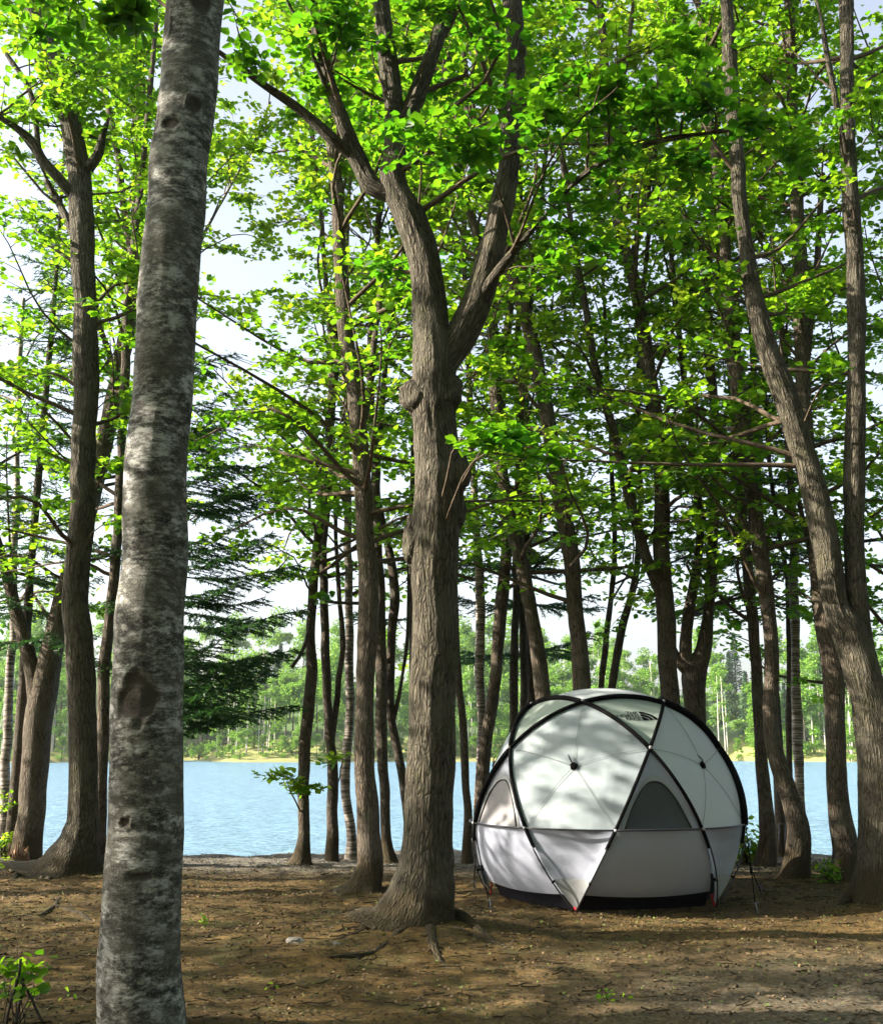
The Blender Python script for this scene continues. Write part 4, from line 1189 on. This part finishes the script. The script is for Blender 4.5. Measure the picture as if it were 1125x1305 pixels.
    for (ax, sgn) in ((.05, 1), (-.05, -1), (0, 0)):
        tq = np.linspace(0, 1, 6)[:, None]
        top_ = W3(L_[k], R*1.0) + np.array([math.cos(A0+R_(72*k))*ax, math.sin(A0+R_(72*k))*ax, .10])
        tube(mb, top_*(1-tq)+f0*tq, np.full(6, .0085), 5)
    tbuild(mb, 'foot_strap', M['red'])
# sleeves and poles
def arc(name, a, b, rad, mat, t0=0, t1=1, n=14, rr=1.0, flat=1.0):
    t = np.linspace(t0, t1, n)
    mb = MB(); tube(mb, W3(slerp(a, b, t), R*rr), np.full(n, rad), 10)
    return tbuild(mb, name, mat)
for k in range(5):
    arc('pole_sleeve', T_[k], T_[(k+1) % 5], .025, M['black'], rr=1.004)
    arc('pole_sleeve', T_[k], M_[k], .022, M['black'], rr=1.006)
    arc('pole_sleeve', T_[(k+1) % 5], M_[k], .018, M['black'], rr=1.006)
    arc('pole_sleeve', M_[k], E_[2*k], .016 if k != 4 else .026, M['black'], rr=1.004)
    arc('pole_sleeve', M_[k], E_[2*k+1], .016 if k not in (0, 4) else .017, M['black'], rr=1.004)
    for (a, b) in ((E_[2*k], L_[k]), (E_[(2*k-1) % 10], L_[k])):
        arc('pole_sleeve', a, b, .017, M['black'], 0, .22, 6, 1.006)
        arc('pole', a, b, .0075, M['pole'], .2, 1.0, 12, 1.02)
        c = W3(slerp(a, b, np.array([.62]))[0], R*1.01); dr = slerp(a, b, np.array([.62]))[0]
        mb = MB(); tube(mb, [c-dr*.02, c+dr*.02], [.012, .012], 6); tbuild(mb, 'pole_clip', M['black'])
    for j in (2*k, 2*k+1):
        arc('equator_pole', E_[j], E_[(j+1) % 10], .0085, M['pole'], rr=1.012)
for vv, r in [(v_, .019) for v_ in T_] + [(v_, .018) for v_ in M_] + [(v_, .015) for v_ in E_]:
    mb = MB()
    c = W3(vv, R*1.018)
    tube(mb, [c-vv*.02, c+vv*.006, c+vv*.014], [r, r*.95, r*.55], 8)
    tbuild(mb, 'corner_clip', M['clip'])
for a, b in ((T_[1], M_[1]), (M_[1], E_[2]), (T_[4], M_[3]), (M_[3], E_[7])):
    arc('storm_sleeve', a, b, .036, M['black'], n=18, rr=1.012)
# guy lines and pegs
def guy(e, gx, gy, sag=.0):
    a = W3(e, R*1.02)
    b = np.array([gx, gy, .02])
    t = np.linspace(0, 1, 10)[:, None]
    mb = MB(); tube(mb, a*(1-t)+b*t, np.full(10, .0055), 6); g_ = tbuild(mb, 'guy_line', M['black'])
    mb = MB(); m_ = a*.45+b*.55; tube(mb, [m_-(a-b)*.03, m_+(a-b)*.03], [.014, .014], 6); tbuild(mb, 'tensioner', M['black'], g_)
    mb = MB(); tube(mb, [b+np.array([0, 0, .07]), b+np.array([.01, 0, .0]), b+np.array([.03, 0, -.08])], [.008, .008, .006], 6)
    tube(mb, [b+np.array([-.03, 0, .06]), b+np.array([.03, 0, .07])], [.006, .006], 6)
    tbuild(mb, 'peg', M['steel'], g_)
guy(E_[8], E_[8][0]*R*.92, E_[8][1]*R*1.0-.62)
guy(E_[7], E_[7][0]*R*1.05, E_[7][1]*R*1.1)
guy(E_[2], E_[2][0]*R*.93, E_[2][1]*R*1.0-.62)
guy(E_[3], E_[3][0]*R*1.2, E_[3][1]*R*1.2-.2)

# printed lettering and half-dome mark on the roof panel right of the peak
def place_flat(name, pts2, faces, mat, Vs, ox, oy, off):
    """pts2 in metres in the panel's own plane, origin at its centroid"""
    n_ = np.cross(Vs[1]-Vs[0], Vs[2]-Vs[0]); n_ /= np.linalg.norm(n_)
    c = np.mean(Vs, axis=0)
    if n_.dot(c) < 0: n_ = -n_
    ex = (Vs[1]-Vs[0])/np.linalg.norm(Vs[1]-Vs[0]); ey = np.cross(n_, ex)
    if ey[2] < 0: ey = -ey
    q = c*1.0 + ((pts2[:, :1]+ox)*ex + (pts2[:, 1:2]+oy)*ey)/R
    bc = np.linalg.solve(np.array(Vs).T, q.T).T
    bc = bc/bc.sum(1)[:, None]
    V = W3(bary_dir(Vs, bc), (tri_rad(bc, .03)+off)[:, None])
    me = bpy.data.meshes.new(name); me.from_pydata(V.tolist(), [], faces); me.materials.append(mat)
    o = bpy.data.objects.new(name, me); COL.objects.link(o); o.parent = tent
    return o
Vl = [T_[0], T_[1], M_[0]]
def text_mesh(body, size, xr, y, sx=1.0):
    cu = bpy.data.curves.new('lettering', 'FONT'); cu.body = body; cu.size = size; cu.align_x = 'RIGHT'; cu.offset = size*.012
    cu.resolution_u = 3
    o = bpy.data.objects.new('lettering', cu); COL.objects.link(o)
    dg = bpy.context.evaluated_depsgraph_get(); dg.update()
    me = o.evaluated_get(dg).to_mesh()
    pts = np.array([v.co[:2] for v in me.vertices]); fs = [tuple(p.vertices) for p in me.polygons]
    o.evaluated_get(dg).to_mesh_clear()
    bpy.data.objects.remove(o); bpy.data.curves.remove(cu)
    return pts*np.array([sx, 1])+np.array([xr, y]), fs
LOX, LOY, LS = .065, -.10, .051
for body, yy_, sx in (('THE', LS*1.9, 1.05), ('NORTH', LS*.95, 1.05), ('FACE', 0, 1.05)):
    p2, fs = text_mesh(body, LS*1.22, -.01, yy_, sx)
    place_flat('lettering', p2, fs, M['black'], Vl, LOX, LOY, .004)
hh = LS*2.75
for k in range(3):
    r0, r1 = [(0.0, .40), (.47, .70), (.77, 1.0)][k]
    a = np.linspace(0, PI/2, 14)
    o_ = np.stack([np.sin(a)*r1*hh*1.05, np.cos(a)*r1*hh], -1); i_ = np.stack([np.sin(a)*r0*hh*1.05, np.cos(a)*r0*hh], -1)
    place_flat('half_dome_mark', np.vstack([o_, i_]), [(q, q+1, 15+q, 14+q) for q in range(13)], M['black'], Vl, LOX+.005, LOY, .004)

# ------------------------------------------------------------------ far shore woods
def far_broad(seed, mat, pale_trunk, h=11, w_=3.2, lo=.25, n=1500):
    g = np.random.default_rng(seed)
    root = empty('far_broadleaf_tree', (0, 0, 0))
    mb = MB()
    for q in range(3 if pale_trunk else 1):
        ox, oy = (g.uniform(-1.3, 1.3, 2) if pale_trunk else (0, 0))
        zs = np.linspace(-.5, h*g.uniform(.75, .95), 6)
        P = np.stack([ox+g.normal(0, .12, 6).cumsum()*.8, oy+0*zs, zs], -1)
        tube(mb, P, np.linspace(.11 if pale_trunk else .2, .03, 6), 6)
    mb.build('trunk', M['white_trunk'] if pale_trunk else M['bark3'], root)
    # clumped crown
    lobes = []
    for q in range(16):
        z = h*(lo + (1-lo)*g.random()**.85); r = w_*math.sin(min(1, max(.12, 1.12-(z/h-lo)/(1-lo)))*PI*.5)
        a = g.uniform(0, 6.28); rr = r*math.sqrt(g.random())*.75
        lobes.append((rr*math.cos(a), rr*math.sin(a), z, g.uniform(.55, 1.15)*w_*.36))
    lb = np.array(lobes); ii = g.integers(0, 16, n)
    dv = g.normal(0, 1, (n, 3)); dv /= np.linalg.norm(dv, axis=1)[:, None]
    C = lb[ii, :3] + dv*lb[ii, 3:4]*(g.random(n)**.4)[:, None]*np.array([1, 1, .75])
    lm = MB()
    leaves(lm, C, .42 if not pale_trunk else .34, .8)
    lm.build('crown', M[mat], root, smooth=False)
    return root
def far_conifer(seed, h=13, w_=2.3):
    g = np.random.default_rng(seed)
    root = empty('far_conifer', (0, 0, 0))
    mb = MB(); zs = np.linspace(-.5, h, 5); tube(mb, np.stack([0*zs, 0*zs, zs], -1), np.linspace(.18, .02, 5), 6); mb.build('trunk', M['bark3'], root)
    n = 2200
    z = h*(.10+.90*g.random(n)**1.25); lay = np.round(z/.7)*.7; z = lay + g.normal(0, .28, n)
    rmax = w_*(1-z/h)**.85*(.8+.35*np.sin(lay*9)); a = g.uniform(0, 6.28, n); r = rmax*np.sqrt(g.random(n))
    C = np.stack([r*np.cos(a), r*np.sin(a), z-.25*r], -1)
    lm = MB(); leaves(lm, C, .42, .35, np.stack([np.cos(a), np.sin(a), -.4+0*a], -1)); lm.build('crown', M['far_dark'], root, smooth=False)
    return root
FP = [proto(tag(far_broad(201, 'far_leaf', True, 11, 2.9, .30, 1500), None, 'tree')), proto(tag(far_broad(202, 'far_leaf', False, 13, 4.2, .08, 2600), None, 'tree')),
      proto(tag(far_broad(203, 'far_leaf', False, 9, 3.9, .04, 2200), None, 'tree')), proto(tag(far_conifer(204), None, 'tree')), None,
      proto(tag(far_broad(206, 'far_leaf', True, 13, 2.6, .35, 1300), None, 'tree'))]
FL = {0: ('pale-stemmed birch clump on the far shore of the lake', 'birches on the far shore'), 5: ('pale-stemmed birch clump on the far shore of the lake', 'birches on the far shore'),
      1: ('round-crowned green tree in the woods across the lake', 'broadleaf trees across the lake'), 2: ('round-crowned green tree in the woods across the lake', 'broadleaf trees across the lake'),
      3: ('dark pointed conifer in the woods across the lake', 'conifers across the lake'), 4: ('dark pointed conifer in the woods across the lake', 'conifers across the lake')}
g = np.random.default_rng(9)
used = set(); placed = []
def far_put(kind, x, y, s):
    z = float(terr(x, y))
    if kind in used:
        o = copy_tree(FP[kind], (x, y, z-.2), g.uniform(0, 6.28), s)
    else:
        used.add(kind); o = FP[kind]; o.location = (x, y, z-.2); o.rotation_euler = (0, 0, g.uniform(0, 6.28)); o.scale = (s,)*3
    o['label'], o['group'] = FL[kind]
XS = np.arange(-110, 111, .5)
shore = {}
for x in XS:
    yy_ = np.arange(110, 240, .5); zz_ = terr(np.full_like(yy_, x), yy_)
    k = np.argmax(zz_ > WZ); shore[round(x*2)] = yy_[k]
def sh(x): return shore[int(np.clip(round(x*2), -220, 220))]
for x in np.arange(-76, 77, 2.7):
    xx_ = x+g.uniform(-1.2, 1.2); zz_ = sh(xx_)+g.uniform(2.5, 6); o = copy_tree(FP[2], (xx_, zz_, float(terr(xx_, zz_))-.1), g.uniform(0, 6.28), g.uniform(.22, .45), 'low green bush on the grassy strip of the far shore', 'bushes along the far waterline'); o.name = 'far_bush'; o['category'] = 'bush'
for x in np.arange(-78, 79, 2.6):
    xx_ = x+g.uniform(-1.2, 1.2); far_put(int(g.choice([0, 5, 2, 1, 2])), xx_, sh(xx_)+g.uniform(4, 11), g.uniform(.7, 1.2))
for row, (off, sp) in enumerate(((15, 4.2), (24, 4.6), (36, 5.2), (50, 6.0), (64, 7.0))):
    for x in np.arange(-78-off*.3, 79+off*.3, sp):
        xx_ = x+g.uniform(-2.2, 2.2)
        con = .45 if (-42 < xx_ < -24 or 38 < xx_ < 66) else .04
        kind = 3 if g.random() < con else int(g.choice([1, 2, 1, 5]))
        far_put(kind, xx_, sh(xx_)+off+g.uniform(-3, 3), g.uniform(.85, 1.3)*(.78 if kind in (3, 4) else 1))

# ------------------------------------------------------------------ shrubs, saplings, small things
def plant(name, label, cat, u, v, d, blobs, lsize, leafm, stems=6, sr=.006, seed=1, nrm=.6, matb='branch'):
    """blobs: (u, v, dy, ru, rv, n)"""
    global rng
    rng = np.random.default_rng(seed)
    p = pt(u, v, d); p[2] = float(terr(p[0], p[1]))
    root = empty(name, p, label, cat)
    bm, lm = MB(), MB()
    for (bu, bv, dy, ru, rv, n) in blobs:
        c = pt(bu, bv, d+dy); s = px(bu, bv, d+dy)
        for q in range(stems):
            e = c + rng.normal(0, 1, 3)*np.array([ru*s, ru*s, rv*s])*.6
            t = np.linspace(0, 1, 6)[:, None]
            b0 = p + rng.normal(0, .03, 3)*np.array([1, 1, 0])
            P = b0*(1-t)+e*t + np.array([rng.normal(0, .05), rng.normal(0, .05), .08])*np.sin(t*PI)
            tubes_batch(bm, P[None], (sr*(1.2-t[:, 0]))[None], 5)
        nn = max(4, n//8)
        cc = c + rng.normal(0, 1, (nn, 3))*np.array([ru*s, ru*s, rv*s])*.55
        C = cc[rng.integers(0, nn, n)] + rng.normal(0, 1, (n, 3))*np.array([.05, .05, .03])
        leaves(lm, C, lsize, nrm)
    bm.build('stems', M[matb], root, loc=p); lm.build('foliage', M[leafm], root, loc=p)
    return root
plant('shrub', 'leafy yellow-green shrub growing beside the tent at the water', 'shrub', 950, 1102, gd(1100), [(950, 1075, 0, 17, 22, 240), (962, 1092, -.1, 14, 12, 120), (938, 1090, 0, 10, 14, 70), (944, 1052, 0, 9, 12, 60)], .075, 'leaf_y', 8, seed=3)
plant('seedling', 'small leafy seedling at the foot of the twisting trunk on the right', 'plant', 1058, 1124, gd(1126), [(1056, 1108, 0, 12, 10, 70), (1048, 1124, 0, 10, 5, 40)], .06, 'leaf', 5, seed=4)
plant('weed', 'low green weed tuft on the bank right of the S-curved trunk', 'plant', 1036, 1112, gd(1114), [(1036, 1108, 0, 12, 4, 60)], .045, 'leaf_y', 3, seed=5)
plant('shrub', 'bright green undergrowth bush at the far left edge by the water', 'shrub', 4, 1092, gd(1092), [(6, 1075, 0, 9, 20, 130), (4, 1030, 0, 8, 25, 70)], .065, 'leaf_y', 6, seed=6)
plant('weed', 'tiny green plant on bare earth right of the grey tree', 'plant', 264, 1176, gd(1177), [(264, 1174, 0, 8, 2, 22)], .04, 'leaf_y', 2, .003, 7)
plant('weed', 'green leafy tuft lying on the ground at the lower right', 'plant', 775, 1277, gd(1278), [(775, 1273, 0, 12, 2, 34)], .035, 'leaf', 2, .003, 8)
plant('weed', 'very small green sprout near the bottom left of the photo', 'plant', 88, 1274, gd(1275), [(88, 1272, 0, 5, 1.5, 8)], .04, 'leaf_y', 1, .003, 9)
plant('weed', 'pair of small green leaves below the tent front', 'plant', 345, 1262, gd(1263), [(343, 1261, 0, 5, 1.5, 6)], .035, 'leaf_y', 1, .003, 10)
plant('weed', 'grass tuft beside the broken stump at the left edge', 'plant', 8, 1110, gd(1112), [(8, 1102, 0, 10, 8, 60)], .05, 'leaf_y', 4, .003, 12)

# sapling tied to dark crossed sticks, bottom left
d = gd(1303)
sp_ = plant('sapling', 'young sapling with fresh green leaves in the bottom left corner', 'sapling', 26, 1300, d, [(14, 1222, .05, 16, 14, 26), (26, 1240, 0, 16, 9, 30), (34, 1255, 0, 13, 9, 22), (8, 1250, .1, 10, 12, 16)], .062, 'leaf', 2, .003, 14, .5, 'darkwood')
mb = MB()
for (a, b) in (((27, 1222), (8, 1318)), ((27, 1250), (60, 1325)), ((30, 1246), (22, 1310))):
    A_ = pt(a[0], a[1], d-.02); B_ = pt(b[0], b[1], d-.05); B_[2] = -.02
    t = np.linspace(0, 1, 6)[:, None]
    tube(mb, A_*(1-t)+B_*t+np.array([.008, 0, 0])*np.sin(t*PI*2), np.full(6, .0075), 7)
st_ = tag(mb.build('support_sticks', M['darkwood']), 'dark crossed sticks propping the sapling in the bottom left corner', 'stakes')

# broken stump with splinters, left edge
d = gd(1100); p = pt(22, 1100, d); p[2] = float(terr(p[0], p[1]))
stump = empty('tree_stump', p, 'broken splintered stump at the foot of the left edge trees', 'stump')
g = np.random.default_rng(21)
n, m_ = 40, 8
th = np.linspace(0, 2*PI, n, endpoint=False)
H = .10 + .16*g.random(n)**2
V = []
for q in range(m_):
    f_ = q/(m_-1); r = .13*(1+.6*(1-f_)**3)*(1+.12*np.sin(3*th))
    V.append(np.stack([r*np.cos(th), r*np.sin(th), -.05+H*f_], -1))
V.append(np.stack([.05*np.cos(th), .05*np.sin(th), H*.45], -1))
V = np.concatenate(V); i = np.arange(m_)[:, None]*n; j = np.arange(n)[None]
mb = MB(); mb.add(V+p, np.stack([i+j, i+(j+1) % n, i+n+(j+1) % n, i+n+j], -1).reshape(-1, 4), None, V)
mb.build('stump_wood', M['wood'], stump, loc=p)
mb = MB()
for q in range(7):
    b0 = p+np.array([g.uniform(-.1, .1), g.uniform(-.06, .06), .05]); tube(mb, [b0, b0+np.array([g.normal(0, .03), 0, g.uniform(.12, .24)])], [.02, .004], 5)
mb.build('splinters', M['wood'], stump, loc=p)

# thin steel hoop by the water
d = 15.9
mb = MB()
c = [pt(u, v, d) for (u, v) in ((992.5, 1086), (992.5, 1050), (1000, 1050), (1000, 1086))]
tube(mb, [c[0], c[0]*.5+c[1]*.5, c[1]], [.009]*3, 8); tube(mb, [c[1], c[2]], [.009]*2, 8); tube(mb, [c[2], c[2]*.5+c[3]*.5, c[3]], [.009]*3, 8)
tag(mb.build('steel_hoop', M['steel']), 'thin grey metal hoop standing at the water behind the S-curved trunk', 'metal frame')

# rocks near the central roots
def rock(label, u, v, w_, col_mat, seed):
    d = gd(v); c = pt(u, v, d); c[2] = float(terr(c[0], c[1])); s = px(u, v, d)*w_*.5
    n, m_ = 18, 12
    T, Pp = np.meshgrid(np.linspace(0, 2*PI, n, endpoint=False), np.linspace(0, PI, m_))
    D_ = np.stack([np.sin(Pp)*np.cos(T), np.sin(Pp)*np.sin(T), np.cos(Pp)], -1)
    V = D_*(1+.35*fbm(D_*1.8+seed, 3, seed))[..., None]*np.array([s, s*.8, s*.55])
    i = np.arange(m_-1)[:, None]*n; j = np.arange(n)[None]
    mb = MB(); mb.add(V+c, np.stack([i+j, i+n+j, i+n+(j+1) % n, i+(j+1) % n], -1).reshape(-1, 4))
    tag(mb.build('rock', M[col_mat], smooth=False), label, 'rock')
M['grit'] = simple('earthy_grit', (.10, .085, .062), .95, var=.5, bump=(20, .01))
M['stone'] = simple('grey_stone', (.16, .15, .135), .9, var=.4, bump=(20, .01))
rock('pale grey rock lying on the root left of the central trunk foot', 428, 1217, 13, 'stone', 3)
rock('small pale stone on the moss below the central trunk', 553, 1216, 9, 'stone', 5)
rock('dark mossy stone at the left end of the surface roots', 376, 1212, 22, 'stone', 7)

# forest-floor litter: dead leaf scraps, needles, twigs, grit
rng = np.random.default_rng(33)
def scatter(n, y0, y1, xk=.48):
    y = y0 + (y1-y0)*rng.random(n)**.8
    x = rng.uniform(-1, 1, n)*(y*xk+.5)
    return x, y
x, y = scatter(27000, 4.6, 16)
C = np.stack([x, y, terr(x, y)+.014*fbm(np.stack([x, y, 0*x], -1)*3.1, 4, 41)+.012], -1)
lm = MB(); leaves(lm, C, .026, .35, tint=rng.random(len(C)), droop=0)
m, t, out = nmat('dead_leaf')
b = t.nodes.new('ShaderNodeBsdfPrincipled'); b.inputs['Roughness'].default_value = .85
t.links.new(ramp(t, attr(t, 'tint', 'Fac'), [(0, (.022, .014, .006)), (.5, (.07, .042, .018)), (.85, (.14, .09, .042)), (1, (.09, .13, .02))]), b.inputs['Base Color'])
t.links.new(b.outputs[0], out.inputs['Surface']); M['dead'] = m
tag(lm.build('leaf_litter', M['dead']), 'brown dead leaf scraps strewn over the trodden earth', 'leaf litter', kind='stuff')
x, y = scatter(2800, 4.6, 15.5)
C = np.stack([x, y, terr(x, y)+.014*fbm(np.stack([x, y, 0*x], -1)*3.1, 4, 41)+.010], -1)
az = rng.uniform(0, 6.28, 2800); ln = rng.uniform(.03, .2, 2800)
tq = np.linspace(-.5, .5, 4)
P = C[:, None]+ln[:, None, None]*tq[None, :, None]*np.stack([np.cos(az), np.sin(az), 0*az], -1)[:, None]+rng.normal(0, .005, (2800, 4, 3))
tm = MB(); tubes_batch(tm, P, np.full((2800, 4), .0028)*rng.uniform(.6, 1.8, (2800, 1)), 4)
tag(tm.build('twig_litter', M['branch']), 'small dry twigs scattered on the ground', 'twigs', kind='stuff')
x, y = scatter(9000, 4.6, 16.6)
keep = (y > 13.2) | ((x > .5) & (y < 9) & (rng.random(9000) < .5)) | (rng.random(9000) < .12)
x, y = x[keep], y[keep]; n = len(x)
s = rng.uniform(.004, .011, n)
oc = np.array([[1, 0, 0], [0, 1, 0], [-1, 0, 0], [0, -1, 0], [0, 0, .7], [0, 0, -.7]])
V = np.stack([x, y, terr(x, y)+.014*fbm(np.stack([x, y, 0*x], -1)*3.1, 4, 41)+.006], -1)[:, None]+(oc[None]*rng.uniform(.6, 1.3, (n, 6, 1)))*s[:, None, None]
fo = np.array([[0, 1, 4], [1, 2, 4], [2, 3, 4], [3, 0, 4], [1, 0, 5], [2, 1, 5], [3, 2, 5], [0, 3, 5]])
gm = MB(); gm.add(V.reshape(-1, 3), None, (np.arange(n)[:, None, None]*6+fo[None]).reshape(-1, 3))
tag(gm.build('gravel', M['grit'], smooth=False), 'loose gravel and grit on the bank and path', 'gravel', kind='stuff')

# ------------------------------------------------------------------ air
m, t, out = nmat('pale_air')
pv = t.nodes.new('ShaderNodeVolumePrincipled')
pv.inputs['Color'].default_value = (.86, .93, 1.0, 1)
pv.inputs['Density'].default_value = .0002
pv.inputs['Anisotropy'].default_value = .3
t.links.new(pv.outputs[0], out.inputs['Volume'])
mb = MB()
x0, x1, y0, y1, z0, z1 = -440, 440, -70, 910, -6, 60
mb.add([[x0, y0, z0], [x1, y0, z0], [x1, y1, z0], [x0, y1, z0], [x0, y0, z1], [x1, y0, z1], [x1, y1, z1], [x0, y1, z1]],
       [[3, 2, 1, 0], [4, 5, 6, 7], [0, 1, 5, 4], [1, 2, 6, 5], [2, 3, 7, 6], [3, 0, 4, 7]])
tag(mb.build('haze', m, smooth=False), kind='stuff')
